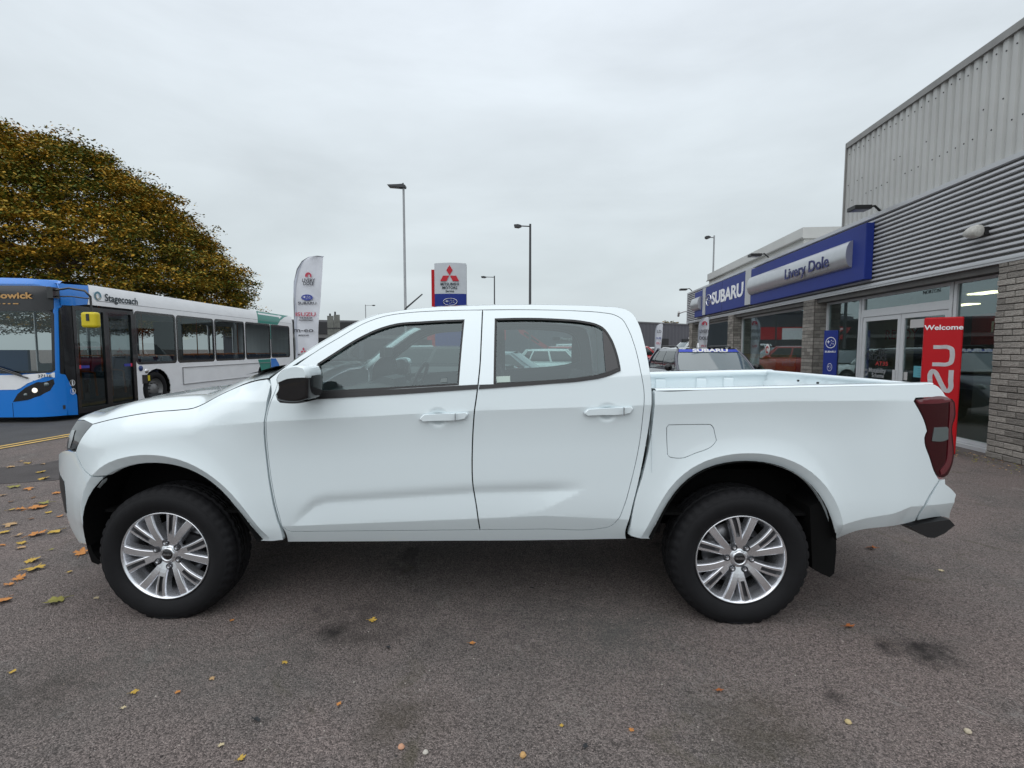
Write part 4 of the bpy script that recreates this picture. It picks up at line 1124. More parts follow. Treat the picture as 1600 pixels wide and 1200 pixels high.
side = [(1.72, .22)]+arc(2.43, .53, .22)+arc(8.35, .53, .22)+[(11., .30), (11.05, 1.), (11.03, 2.7), (10.95, 2.95), (.50, 2.95), (.44, 2.70), (.38, 2.50), (1.72, 2.50)]
def bp_(name, poly, m, par=bus, front=False, holes=(), off=0., step=.16, edge=.02, gap=.001):
    d = []
    n = len(poly)
    for i in range(n):                                   # even out long edges
        a, b = Vector(poly[i]), Vector(poly[(i+1) % n]); k = max(1, int((b-a).length/.12))
        d += [tuple(a.lerp(b, j/k)) for j in range(k)]
    o = panel(name, d, m, par, holes=holes, off=off, raw=True, step=step, edge=edge, gap=gap, fn=ff_ if front else FS, hole_edge=.03)
    if front and par is bus: o.rotation_euler = (0, 0, R(-90)); o.location = (-.54, 0, 0)
    return o
sd = bp_('side_panel', side, BUSW, holes=WINS)
bp_('side_stripe', [(.62, 2.60), (10.9, 2.62), (10.9, 2.628), (.62, 2.61)], mat('seam_grey', (.2, .2, .21), .5), sd, off=-.002, edge=0, gap=0)
for w in WINS:
    f = bp_('window', offset_poly(w, -.035), BUSK, holes=[offset_poly(w, .03)], off=-.004, edge=.006)
    bp_('pane', offset_poly(w, .02), BUSGL, f, off=.004, edge=0)
    x0, x1 = min(p[0] for p in w), max(p[0] for p in w)
# livery
green = bp_('green_flash', [(7.96, 2.50), (7.96, 2.945), (10.75, 2.945), (10.3, 2.86), (9.85, 2.70), (9.58, 2.50)], BUSG, off=-.003, edge=.0)
bp_('green_flash', [(7.87, 1.12), (8.88, 1.12), (8.87, .40), (8.25, .40)], BUSG, off=-.003, edge=0)
bp_('green_flash', [(8.93, 1.9), (8.93, 2.50), (8.98, 2.50), (8.98, 1.9)], BUSG, off=-.006, edge=0)
bp_('blue_flash', [(8.90, 1.14), (9.32, 1.14), (9.6, .9), (9.75, .45), (8.90, .40)], BUSB, off=-.003, edge=0)
MB().box(3.48, 8.85, -.022, -.003, .50, .515).box(3.48, 8.85, -.022, -.003, .985, 1.0).box(3.48, 3.50, -.022, -.003, .515, .985).box(8.83, 8.85, -.022, -.003, .515, .985).build('advert_frame', mat('alu_strip', (.35, .35, .36), .4, metal=.5), bus)
# door bay
bp_('blue_side', [(-.23, 2.44), (-.02, 2.44), (.37, 2.50), (.43, 2.70), (.48, 2.93), (-.23, 2.88)], BUSB)
bp_('blue_side', [(-.23, .12), (-.03, .10), (-.03, .52), (-.12, .68), (-.23, .98)], BUSB)
bp_('corner_pane', [(-.23, 1.0), (-.12, .70), (-.02, .54), (-.02, 2.43), (-.19, 2.43), (-.23, 2.36)], BUSK, off=.002)
bay = MB().box(-.02, .06, -.005, .06, .12, 2.45).box(.78, .92, -.005, .06, .12, 2.45).box(1.62, 1.72, -.005, .06, .12, 2.45).box(.06, .78, -.005, .06, 2.36, 2.45).box(.92, 1.62, -.005, .06, 2.36, 2.45).box(.06, .78, -.005, .06, .12, .24).box(.92, 1.62, -.005, .06, .12, .24).build('door_frame', BUSK, bus)
for x0, x1, lx in ((.06, .78, .13), (.92, 1.62, 1.36)):
    dl = MB().box(x0, x1, .024, .032, .24, 2.36).build('door_leaf', BUSGL, bus)
    MB().box(lx, lx+.22, .016, .022, 1.10, 1.16).build('door_label', mat('label_blue', (.03, .04, .30), .5), dl)
    MB().box(lx-.05 if lx < 1 else lx+.2, lx if lx < 1 else lx+.25, .015, .022, 1.09, 1.17).build('door_label', mat('label_red', (.6, .03, .06), .5), dl)
    MB().tube([(x0+.08, .09, 1.04), (x0+.36, .12, 1.02), (x0+.56, .14, .98), (x0+.60, .14, .45)], .022, 6).tube([(x0+.2, .14, .4), (x0+.2, .14, 2.2)], .018, 6).build('grab_rail', ORNG, dl)
    MB().box(x0+.02, x1-.02, .5, .53, .3, .98).build('inner_panel', mat('bus_panel_blue', (.06, .15, .21), .6), dl)
MB().lathe([(-.012, 0), (-.012, .07), (-.004, .07)], 16, c=(1.86, 0, 1.03)).build('round_label', mat('label_navy', (.03, .06, .2), .5), bus)
MB().box(1.90, 2.08, -.012, 0, .64, .86).build('fuel_flap', BUSK, bus)
MB().box(2.08, 2.15, -.018, 0, .70, .84).build('release_button', mat('yellow_paint', (.62, .50, .01), .4), bus)
MB().lathe([(-.02, 0), (-.02, .05), (0, .06)], 12, c=(2.06, 0, .95)).build('side_light', CHROME, bus)
text('bus_lettering', 'Stagecoach', .235, (1.37, -.008, 2.70), mat('letter_dark', (.02, .035, .045), .5), bus, ext=.001, bold=.004, sx=.98)
MB().lathe([(-.006, .055), (-.008, .10)], 28, c=(.66, -.002, 2.72)).build('ring_emblem', mat('ring_teal', (.12, .26, .33), .5), bus)
MB().lathe([(-.007, .048), (-.009, .075)], 20, c=(.67, -.004, 2.71), a0=2.6, a1=6.0).build('ring_emblem', mat('ring_sand', (.50, .45, .36), .5), bus)
for z, k in ((.80, 0), (.62, 1)):
    MB().lathe([(-.004, .058), (-.006, .066)], 20, c=(-.12, .012 if k else .016, z)).build('access_ring', LETW, bus)
    p = MB().lathe([(-.006, 0), (-.006, .013), (0, .013)], 8, c=(-.12, .012, z+.035)).box(-.128, -.112, .004, .008, z-.015, z+.022).box(-.14, -.10, .004, .008, z+.004, z+.014)
    if k: p.lathe([(-.004, .018), (-.006, .026)], 12, c=(-.115, .012, z-.018))
    else: p.box(-.135, -.123, .004, .008, z-.045, z-.012).box(-.117, -.105, .004, .008, z-.045, z-.012)
    p.build('access_symbol', LETW, bus)
# front
HX = -2.395
def mir_poly(pl): return pl
bp_('front_panel', [(-2.39, .12), (-.05, .12), (-.045, .62), (-.05, .98), (-.09, 1.0), (-.09, 2.36), (-.05, 2.42), (-.05, 2.88), (-.12, 2.93), (-.6, 2.97), (-1.22, 2.985), (-2.3, 2.95), (-2.39, 2.88)], BUSB, front=True, holes=[rr(-2.30, -.14, 1.04, 2.80, .07)], step=.06)
f = bp_('windscreen', rr(-2.29, -.15, 1.05, 2.29, .06), BUSGL, front=True, off=.01, step=.08)
bp_('windscreen_seal', rr(-2.31, -.13, 1.03, 2.31, .07), BUSK, front=True, holes=[rr(-2.28, -.16, 1.07, 2.27, .05)], off=-.004, step=.08)
dp = bp_('destination_display', rr(-2.31, -.13, 2.31, 2.81, .06), mat('display_glass', (.016, .016, .018), .3, coat=.15), front=True, off=-.003, step=.08)
LED = emit('display_amber', (.7, .40, .14), .16)
def ftext(name, body, size, x, z, m, bold=.003, sx=1.):
    y = float(ff_(x, z)); o = text(name, body, size, (0, 0, 0), m, bus, ext=.001, bold=bold, sx=sx)
    o.rotation_euler = (R(90), 0, R(-90)); o.location = (-.54+y-.012, -x, z); return o
ftext('display_lettering', 'to Cowick', .17, -.95, 2.60, LED, .005, 1.5)
ftext('display_lettering', '- -- - - --', .13, -.95, 2.45, LED, .004, 1.3)
bp_('corner_pane', [(-.085, 1.02), (-.05, 1.0), (-.05, 2.38), (-.085, 2.32)], BUSK, front=True, off=-.003, step=.08, edge=0)
bp_('white_band', [(-2.3, 1.0), (-1.22, .985), (-.6, 1.0), (-.135, 1.035), (-.135, .93), (-.35, .90), (-.55, .82), (-.70, .72), (-.78, .69), (-1.22, .685), (-2.3, .70)], BUSW, front=True, off=-.006, step=.08, edge=.006)
ftext('fleet_number', '37116', .085, -.25, .965, MATS['letter_dark'], .001).rotation_euler = (R(90), 0, R(-62))
ftext('bus_lettering', 'Stagecoach', .20, -1.62, .83, MATS['letter_dark'], .003)
hlb = bp_('headlamp', [(-.86, .44), (-.76, .60), (-.60, .73), (-.38, .84), (-.15, .90), (-.145, .80), (-.20, .66), (-.34, .56), (-.56, .48)], BUSK, front=True, off=-.008, step=.06, edge=.01)
for x, z, r, e in ((-.60, .585, .035, 0), (-.42, .675, .052, 1), (-.24, .79, .045, 0)):
    y = float(ff_(x, z))
    o = MB().lathe([(-.03, 0), (-.028, r*.7), (-.01, r), (.01, r)], 16, c=(x, y, z)).build('lamp_lens', emit('lamp_on', (1, .93, .8), 1.0) if e else CLEAR, hlb)
bp_('bumper_seam', [(-.88, .13), (-.87, .13), (-.87, .42), (-.88, .42)], BUSK, front=True, off=-.003, step=.1, edge=0)
bp_('number_plate', rr(-1.62, -1.20, .17, .30, .02), mat('plate_white', (.6, .6, .58), .5), front=True, off=-.012, step=.1)
wp = MB(); wp.tube([(-.60, 1.30, 1.22), (-.59, .95, 1.08), (-.56, .52, .93)], .016, 6).tube([(-.59, 1.6, 1.30), (-.58, 1.0, 1.13), (-.57, .62, .99)], .012, 6).build('wiper', BUSK, bus)
MB().tube([(-.4, .02, 2.72), (-.36, -.25, 2.77), (-.34, -.55, 2.72), (-.34, -.66, 2.60), (-.34, -.66, 2.22)], .022, 8).tube([(-.38, .02, 2.60), (-.36, -.3, 2.60), (-.34, -.62, 2.56)], .014, 6).box(-.45, -.30, .0, .12, 2.56, 2.78).build('mirror_arm', BUSK, bus)
mh = bevel(MB().box(-.44, -.28, -.81, -.50, 1.96, 2.28).build('door_mirror', MATS['yellow_paint'], bus), .05, 3)
MB().box(-.45, -.42, -.69, -.63, 2.10, 2.24).build('mirror_clamp', BUSK, mh)
# roof, far side, rear, inside
rows = []
for k in range(13):
    s_ = k/12; y = 2.44*s_; z = 2.94+.045*math.sin(math.pi*s_)**.6
    rows.append([(x+(0 if i else .04+.1*(1-math.sin(math.pi*s_))), y+(.055*(1-2*s_) if k in (0, 12) else 0), z-(.06 if i in (0, 3) else 0)) for i, x in enumerate((-.36, -.15, 10.8, 11.02))])
MB().grid([r[:2] for r in rows], m=0).build('roof_front', BUSB, bus)
MB().grid([r[1:] for r in rows]).build('roof', BUSW, bus)
fs = mirror_copy(sd, bus, 2.44)
MB().box(11.0, 11.05, .05, 2.39, .3, 2.9).build('rear_panel', BUSW, bus)
MB().box(-.3, 11., .06, 2.38, .26, .34).build('bus_floor', BUSD, bus)
MB().box(-.3, 11., .06, 2.38, 2.62, 2.66).build('bus_ceiling', BUSD, bus)
MB().box(-.4, .1, .9, 2.3, .34, 1.05).box(.3, .36, 1.3, 2.35, .34, 1.5).build('driver_console', mat('cab_blue', (.02, .08, .22), .6), bus)
random.seed(3)
sm_ = mat('bus_seat', (.045, .06, .11), .9); skipx = 0
for i, x in enumerate([2.2, 3.0, 3.8, 4.6, 5.4, 6.2, 7.0, 7.8, 8.6, 9.4, 10.1]):
    for y in (.12, 1.42):
        so = MB().box(x, x+.42, y, y+.88, .72, .80).prism([(x+.36, .78), (x+.46, 1.30), (x+.54, 1.30), (x+.46, .78)], y, y+.42).prism([(x+.36, .78), (x+.46, 1.30), (x+.54, 1.30), (x+.46, .78)], y+.46, y+.88).build('bus_seat', sm_, bus)
        MB().tube([(x+.48, y+.03, 1.20), (x+.51, y+.05, 1.34), (x+.51, y+.83, 1.34), (x+.48, y+.85, 1.20)], .016, 6).build('seat_rail', ORNG, so)
for x, y in ((1.8, .9), (3.3, .95), (5.0, .95), (6.6, 1.45), (8.3, .95)):
    MB().tube([(x, y, .34), (x, y, 2.6)], .017, 6).build('grab_pole', ORNG, bus)
MB().box(3.75, 3.79, .15, .95, 1.2, 2.3).build('bus_partition', BUSD, bus)
for x in (2.43, 8.35):
    w = tyre_mesh(.47, .26, 72, False, .29).build('wheel', RUB, bus, (x, .03, .46))
    MB().lathe([(.02, .285), (.06, .27), (.10, .24), (.11, .16), (.05, .13), (.04, .0)], 32).build('rim', mat('bus_rim', (.22, .22, .22), .5, metal=.4, var=.3), w)
    for k in range(10): MB().lathe([(.03, 0), (.03, .014), (.08, .016)], 6, c=(.165*math.cos(k*.628), .02, .165*math.sin(k*.628))).build('wheel_nut', DARKM, w)
    c = mirror_copy(w, bus, 2.44)
    MB().lathe([(.012, .532), (.35, .532)], 24, c=(x, 0, .47)).build('wheel_arch', LINER, bus)
MB().box(.1, 10.8, .35, 2.1, .18, .26).build('chassis', LINER, bus)

# ------------------------------------------------------------------ the big autumn tree behind the bus
def leaf_material(name, c1, c2, c3):
    m = bpy.data.materials.new(name); m.use_nodes = True
    nt, lk = m.node_tree.nodes, m.node_tree.links; b = nt['Principled BSDF']
    t = nt.new('ShaderNodeTexCoord'); g = nt.new('ShaderNodeNewGeometry')
    n = N(nt, 'ShaderNodeTexNoise', i_Scale=.42, i_Detail=4.0, i_Roughness=.65); lk.new(t.outputs['Object'], n.inputs[0])
    a = N(nt, 'ShaderNodeMath', operation='MULTIPLY_ADD'); lk.new(g.outputs['Random Per Island'], a.inputs[0]); a.inputs[1].default_value = .42; lk.new(n.outputs[0], a.inputs[2])
    r = N(nt, 'ShaderNodeValToRGB'); lk.new(a.outputs[0], r.inputs[0])
    r.color_ramp.elements[0].position = .50; r.color_ramp.elements[0].color = (*c1, 1)
    r.color_ramp.elements[1].position = .90; r.color_ramp.elements[1].color = (*c3, 1)
    e = r.color_ramp.elements.new(.68); e.color = (*c2, 1)
    lk.new(r.outputs[0], b.inputs['Base Color']); b.inputs['Roughness'].default_value = .75; b.inputs['Specular IOR Level'].default_value = .2
    return m
BARK = mat('bark', (.07, .055, .045), .95, var=.3, vscale=12, bump=.8, bscale=20)
def crown_mesh(centers, size, leaf, n_per, seed, flat_=.45, smear=1.):
    rng = np.random.default_rng(seed)
    C = np.repeat(np.array(centers), n_per, 0); M = len(C)
    P = rng.normal(size=(M, 3)); P /= np.linalg.norm(P, axis=1)[:, None]; P *= (rng.random((M, 1))**.5)*size
    P[:, 2] *= flat_
    P += C
    a = rng.random(M)*2*np.pi; tilt = rng.normal(0, .55, M); tilt2 = rng.normal(0, .55, M)
    u = np.stack([np.cos(a), np.sin(a), tilt], 1); u /= np.linalg.norm(u, axis=1)[:, None]
    v = np.stack([-np.sin(a), np.cos(a), tilt2], 1); v -= (u*v).sum(1)[:, None]*u; v /= np.linalg.norm(v, axis=1)[:, None]
    L = leaf*(.6+.8*rng.random((M, 1)))
    Q = np.stack([P-u*L*.5, P+v*L*.34-u*L*.05, P+u*L*.55, P-v*L*.34-u*L*.05], 1).reshape(-1, 3)
    F = np.arange(M*4).reshape(-1, 4)
    me = bpy.data.meshes.new('crown'); me.vertices.add(M*4); me.loops.add(M*4); me.polygons.add(M)
    me.vertices.foreach_set('co', Q.ravel()); me.loops.foreach_set('vertex_index', F.ravel())
    me.polygons.foreach_set('loop_start', np.arange(0, M*4, 4)); me.polygons.foreach_set('loop_total', np.full(M, 4))
    me.update(); me.validate(); return me
tree = empty('autumn_tree', (-23.0, 25.0, 0), 0, 'large domed tree with orange and green autumn leaves behind the bus', 'tree'); tree.scale = (.96, .96, .94)
ZP, RP = [2.6, 3.2, 4.2, 5.2, 6.6, 8.8, 10.1, 11.3, 12.2, 12.9], [7.4, 8.1, 8.5, 8.6, 7.9, 6.0, 4.6, 3.3, 2.1, .6]
rng = np.random.default_rng(12); cs = []; cs2 = []
while len(cs) < 2300:
    z = 2.6+10.1*rng.random(); rmax = np.interp(z, ZP, RP)
    if rng.random() > rmax/10.2: continue
    a = rng.random()*2*math.pi
    w = noise.noise(Vector((math.cos(a)*1.6, math.sin(a)*1.6, z*.42)))*1.1+noise.noise(Vector((math.cos(a)*4, math.sin(a)*4, z*1.1)))*.9
    r = rmax*(1-.45*rng.random()**2.2)+w
    if r < 0: continue
    cs.append((r*math.cos(a)-max(0, z-9)*.12, r*math.sin(a), z))
for _ in range(260):
    z = 3.5+9.3*rng.random(); a = rng.random()*2*math.pi; r = float(np.interp(z, ZP, RP))+.35+1.0*rng.random()**2
    cs2.append((r*math.cos(a)-max(0, z-9)*.12, r*math.sin(a), z))
cw = bpy.data.objects.new('crown', crown_mesh([c for c in cs for _ in range(3)]+cs2, .80, .135, 45, 4, .36)); COL.objects.link(cw); cw.parent = tree
cw.data.materials.append(leaf_material('leaves_autumn', (.046, .080, .012), (.165, .150, .020), (.44, .24, .025)))
m = MB().tube([(0, 0, 0), (.05, 0, 1.5), (0, .1, 3.2), (.1, 0, 6), (0, .1, 9), (0, 0, 12)], [.55, .42, .36, .28, .17, .05], 12)
m.build('trunk', BARK, tree)
random.seed(9)
for k in range(16):
    a = k*2.4; z = 2.6+k*.5; r = float(np.interp(z+2, ZP, RP))*.9
    MB().tube([(0, 0, z), (r*.35*math.cos(a), r*.35*math.sin(a), z+.9), (r*.75*math.cos(a+.1), r*.75*math.sin(a+.1), z+1.6), (r*math.cos(a+.15), r*math.sin(a+.15), z+1.9)], [.16, .11, .06, .02], 6).build('limb', BARK, tree)
def small_tree(x, y, h, r, label, seed, cols=((.04, .05, .01), (.12, .10, .02), (.30, .16, .03))):
    t = empty('small_tree', (x, y, 0), 0, label, 'tree', 'small trees beyond the grey unit')
    rg = np.random.default_rng(seed); c = []
    for _ in range(130):
        p = rg.normal(size=3); p /= np.linalg.norm(p); p *= rg.random()**.4
        c.append((p[0]*r, p[1]*r, h*.62+p[2]*h*.38))
    o = bpy.data.objects.new('crown', crown_mesh(c, r*.32, .42, 45, seed, .7)); COL.objects.link(o); o.parent = t
    o.data.materials.append(leaf_material('leaves_small_%d' % seed, *cols))
    MB().tube([(0, 0, 0), (0, 0, h*.6)], [.25, .12], 8).build('trunk', BARK, t)
small_tree(33.5, 104, 7.6, 2.1, 'small yellowing tree behind the dark grey unit roof', 21)
small_tree(38, 106, 6.3, 3.2, 'low rounded green-gold tree behind the far end of the showroom', 22)
small_tree(-2, 130, 5.2, 4.5, 'distant green tree hidden mostly behind the truck cab', 23, ((.02, .04, .01), (.05, .07, .015), (.10, .10, .02)))

# ------------------------------------------------------------------ street lamps
POLE = mat('galvanised', (.30, .31, .32), .5, metal=.4, var=.12)
POLED = mat('lamp_grey_dark', (.05, .052, .056), .5, metal=.3)
def ray_at(px, py, Yd):
    a, b = (px-CXP)/FPX, (CYP-py)/FPX
    cp, sp = math.cos(PITCH), math.sin(PITCH)
    d = (a, cp+b*sp, -sp+b*cp); t = Yd/d[1]
    return d[0]*t, CAMH+d[2]*t
def lamp(px, py, Yd, arm, label, pm, head=.6, kind=0, r=.07):
    x, z = ray_at(px, py, Yd)
    t = empty('street_lamp', (x, Yd, 0), 0, label, 'street lamp', 'street lamps standing round the forecourt')
    MB().tube([(0, 0, 0), (0, 0, 1.2), (0, 0, 1.25), (0, 0, z)], [r*1.5, r*1.5, r, r*.72], 10).build('pole', pm, t)
    if kind == 0:
        m = MB().prism([(-head*1.05, z+.10), (-head*.95, z+.02), (-.05, z-.03), (.10, z-.02), (.12, z+.07), (.0, z+.14), (-.25, z+.12)], -.17, .17)
        m.build('lamp_head', POLED, t)
        MB().prism([(-head*.9, z+.012), (-.2, z-.022), (-.2, z-.03), (-head*.9, z+.0)], -.12, .12).build('lamp_glass', MATS['lamp_glass'], t)
        MB().tube([(-.02, 0, z+.13), (-.02, 0, z+.22)], .035, 8).build('light_sensor', POLED, t)
    else:
        s = kind
        MB().tube([(0, 0, z-.12), (-arm, 0, z-.12-s*.0+.02)], .03, 6).build('arm', pm, t)
        MB().prism([(-arm-head, z-.10+.05), (-arm-head*.9, z-.17), (-arm-.1, z-.20), (-arm+.05, z-.14), (-arm+.03, z-.08), (-arm-head*.4, z-.03)], -.13, .13).build('lamp_head', POLED, t)
    return t
lamp(630.5, 293, 25, .0, 'tall pale lamp post with flat dark head left of the roof aerial', POLE, .75, 0, .075)
lamp(828.5, 350, 25.6, .5, 'dark lamp post with short left arm rising over the truck roof', POLED, .34, 1, .075)
lamp(772.5, 431, 43, .75, 'smaller dark lamp post between the red and blue totem and the tall one', POLED, .42, 1, .07)
lamp(571, 476, 71, 1.0, 'far thin pale lamp post with arm to the right of the sign backs', POLE, .4, 1, .08).scale = (-1, 1, 1)
lamp(1116, 368, 29, .28, 'pale lamp post rising behind the far end of the showroom', POLE, .24, 1, .06)
bpy.data.objects['street_lamp.003'].scale = (-1, 1, 1)

# ------------------------------------------------------------------ totem pylon behind the cab
PYS = 17.5/22; x, z = ray_at(703.5, 411, 17.5)
x, z = x, (z-CAMH)/PYS+CAMH/PYS
TOTG = mat('totem_silver', (.52, .55, .58), .5, var=.05)
py = empty('pylon_sign', (x, 17.5, 0), 0, 'silver and blue pylon sign with three red diamonds above the truck roof', 'sign')
w = 1.42/2
m = MB(); rows = []
for k in range(11):
    a = -1+2*k/10; rows.append([(w*a, -.10*(1-a*a), 2.0), (w*a, -.10*(1-a*a), z-2.02*.5-.93), (w*a, -.10*(1-a*a), z-.02-.05*(a*a))])
zs_ = z-1.0-.95
MB().grid([[(r[0][0], r[0][1], .3), (r[0][0], r[0][1], z-1.36)] for r in rows]).build('blue_face', SIGNB, py)
MB().grid([[(r[0][0], r[0][1], z-1.36), (r[0][0], r[0][1], z-.02*((-1+2*i/10)**2))] for i, r in enumerate(rows)]).build('silver_face', TOTG, py)
MB().box(-w, w, .0, .22, .0, z-.05).build('pylon_core', POLE, py)
def rhomb(cx, cz, pts, n='diamond'):
    MB().prism([(cx+a, cz+b) for a, b in pts], -.122, -.104).build(n, mat('diamond_red', (.50, .006, .02), .5), py)
cz = z-.56
rhomb(-.02, cz, [(0, .01), (.14, .23), (0, .45), (-.14, .23)])
rhomb(-.02, cz, [(-.02, -.01), (-.14, -.25), (-.42, -.25), (-.29, -.01)])
rhomb(-.02, cz, [(.02, -.01), (.14, -.25), (.42, -.25), (.29, -.01)])
DK = MATS['letter_dark']
text('pylon_lettering', 'MITSUBISHI', .165, (-.02, -.12, cz-.385), DK, py, ext=.002, bold=.003)
text('pylon_lettering', 'MOTORS', .165, (-.02, -.12, cz-.545), DK, py, ext=.002, bold=.003)
text('pylon_lettering', 'Service', .13, (-.02, -.12, cz-.69), DK, py, ext=.002, bold=.003)
oval_emblem(py, -.0, -.118, z-1.72, .64, .32, CHROME, SIGNB, CHROME, .03)
py.scale = (PYS, PYS, PYS)
rp = empty('red_pylon', (x-.78*PYS, 17.65, 0), 0, 'tall narrow red panel showing just left of the pylon sign', 'sign')
MB().box(-.08, .08, 0, .15, 0, (z-.26)*PYS).build('panel_face', REDS, rp)

# ------------------------------------------------------------------ feather flags
FLAGM = mat('flag_cloth', (.66, .68, .73), .8, var=.07, vscale=2.2, bump=.5, bscale=5)
HEM = mat('flag_hem', (.46, .49, .56), .8, var=.1, vscale=3)
def flag(px0, px_top, py_top, Yd, label, H=None, w=.62, lean=.0, side=1, brands=True, rz=0, tipx=None):
    xt_, zt = ray_at(px_top, py_top, Yd); xb_, _ = ray_at(px0, py_top, Yd)
    f = empty('feather_flag', (xb_, Yd, 0), rz, label, 'flag', 'feather flags on the forecourt')
    dx = xt_-xb_
    hh = zt-CAMH; sp = [(0, 0), (0, zt*.35), (.0, CAMH+hh*.52), (dx*.03, CAMH+hh*.73), (dx*.14, CAMH+hh*.87), (dx*.31, CAMH+hh*.955), (dx*.52, CAMH+hh*.997), (dx*.79, CAMH+hh*1.012), (dx*.98, CAMH+hh)]
    MB().tube([(a-.012*side, 0, b) for a, b in sp], [.016-.0013*i for i in range(len(sp))], 8).build('flag_pole', POLE, f)
    P = smooth_poly(sp, .06, closed=False); P = [p for p in P if p[1] > .32]
    rows = []; rows_h = []
    for i, (a, b) in enumerate(P):
        t = (b-.32)/(zt-.32)
        wR = w+(.10*t) if t < .85 else None
        xr_ = w+dx*.0+(dx-w)*t**1.0
        xr_ = max(xr_, a+.01)
        r_ = []
        for k in range(9):
            s = k/8; xx = a+(xr_-a)*s
            r_.append((xx, .022*math.sin(9*s+3.2*b+a*4)*s+.02*math.sin(b*5+6*s), b-(.02*s*(1-t))))
        rows.append(r_)
    MB().grid(rows).build('flag_cloth', FLAGM, f)
    MB().grid([[ (r_[0][0]-.004, r_[0][1]-.008, r_[0][2]), (r_[0][0]+.07, r_[0][1]-.010, r_[0][2])] for r_ in rows]).build('flag_sleeve', HEM, f)
    return f, zt, dx, w
BLK = mat('print_black', (.06, .06, .075), .7); PRED = mat('flag_print_red', (.52, .06, .10), .7); PBLUE = mat('flag_print_blue', (.06, .08, .33), .7)
def flag_print(f, items, base=-.045):
    for kind, body, size, x, z, m, sx in items:
        if kind == 't': text('flag_lettering', body, size, (x, base, z), m, f, sx=sx, ext=.0006, bold=.002)
        elif kind == 'o': oval_emblem(f, x, base, z, size, size*.52, m, m, LETW, .003)
        elif kind == 'd':
            for pts in ([(0, .01), (.3, .5), (0, 1), (-.3, .5)], [(-.03, -.02), (-.3, -.5), (-.87, -.5), (-.6, -.02)], [(.03, -.02), (.3, -.5), (.87, -.5), (.6, -.02)]):
                MB().prism([(x+a*size, z+b*size) for a, b in pts], base-.002, base).build('diamond', m, f)
        elif kind == 'r':
            MB().lathe([(0, size*.55), (-.002, size)], 20, c=(x, base, z), a0=-.6, a1=3.6).build('horse_emblem', m, f)
            MB().lathe([(0, size*.1), (-.002, size*.45)], 14, c=(x-.02, base, z), a0=.6, a1=4.8).build('horse_emblem', m, f)
f1, zt, dx, w = flag(457.5, 505, 401.5, 15.6, 'tall pale grey feather flag with logos in front of the bus rear', w=.58)
def zz(y): return ray_at(480, y, 15.6)[1]
def xx(px): return ray_at(px, 480, 15.6)[0]-f1.location.x
flag_print(f1, [('r', '', .10, xx(484), zz(431), PRED, 1), ('t', 'LIVERY', .15, xx(484), zz(438.5), BLK, .9), ('t', 'DOLE', .15, xx(484), zz(443.5), BLK, .9),
    ('o', '', .36, xx(481), zz(465), PBLUE, 1), ('t', 'SUBARU', .115, xx(481), zz(474), BLK, 1.4),
    ('t', 'ISUZU', .17, xx(478), zz(491.5), PRED, 1.4), ('t', 'THE PICK-UP', .07, xx(478), zz(497), BLK, 1.), ('t', 'PROFESSIONALS', .06, xx(478), zz(500.5), BLK, 1.),
    ('t', 'm-eo', .19, xx(474), zz(516), BLK, 1.6), ('t', 'MICROCARS', .06, xx(474), zz(524), BLK, 1.),
    ('d', '', .11, xx(473), zz(548), PRED, 1), ('t', 'MITSUBISHI', .075, xx(473), zz(554), BLK, 1.), ('t', 'MOTORS', .075, xx(473), zz(558), BLK, 1.)])
f2, zt2, d2_, w2 = flag(1024, 1036, 506, 29, 'small pale feather flag in front of the dark grey unit door', w=.30)
flag_print(f2, [('t', 'LD', .22, .22, 2.55, BLK, 1), ('t', 'SUB', .16, .20, 2.15, PBLUE, 1), ('t', 'ISU', .18, .19, 1.85, PRED, 1), ('d', '', .06, .17, 1.45, BLK, 1)], -.05)
f3, zt3, d3_, w3 = flag(1092, 1108, 496, 18.3, 'pale feather flag lettered Livery Dole beside the far brick pier', w=.30)
flag_print(f3, [('r', '', .10, .20, 2.45, PRED, 1), ('t', 'LIVERY', .16, .20, 2.18, BLK, .75), ('t', 'DOLE', .17, .19, 1.92, BLK, .8), ('t', 'ISU', .13, .18, 1.62, PRED, 1)], -.05)

# ------------------------------------------------------------------ sign backs on posts
sb = empty('road_sign', (ray_at(522, 500, 26)[0], 26, 0), R(8), 'grey backs of tall signs on two posts between flag and windscreen', 'sign')
zt_ = ray_at(522, 490, 26)[1]
for k, (a, b, hh) in enumerate(((-.20, -.05, 0), (.06, .12, .10))):
    MB().tube([(a*.6, 0, 0), (a, 0, zt_+hh)], .045, 8).build('post', POLED, sb)
MB().box(-.34, -.02, -.05, -.02, 1.2, zt_-.12).build('sign_board', mat('sign_back', (.16, .165, .15), .7, var=.3, vscale=5), sb)
MB().box(.0, .30, -.05, -.02, 1.2, zt_-.06).build('sign_board', MATS['sign_back'], sb)
for z in (2.1, 2.6): MB().box(-.34, .30, -.075, -.052, z, z+.04).build('sign_clip', POLED, sb)
yb = empty('yellow_sign', (ray_at(489, 540, 24)[0], 24, 0), 0, 'yellow upright board behind the tall flag', 'sign')
MB().box(-.13, .22, 0, .04, .2, 1.75).build('sign_board', mat('yellow_board', (.60, .36, .02), .6, var=.2, vscale=3), yb)
MB().tube([(0, .06, 0), (0, .06, 1.6)], .03, 6).build('post', POLED, yb)

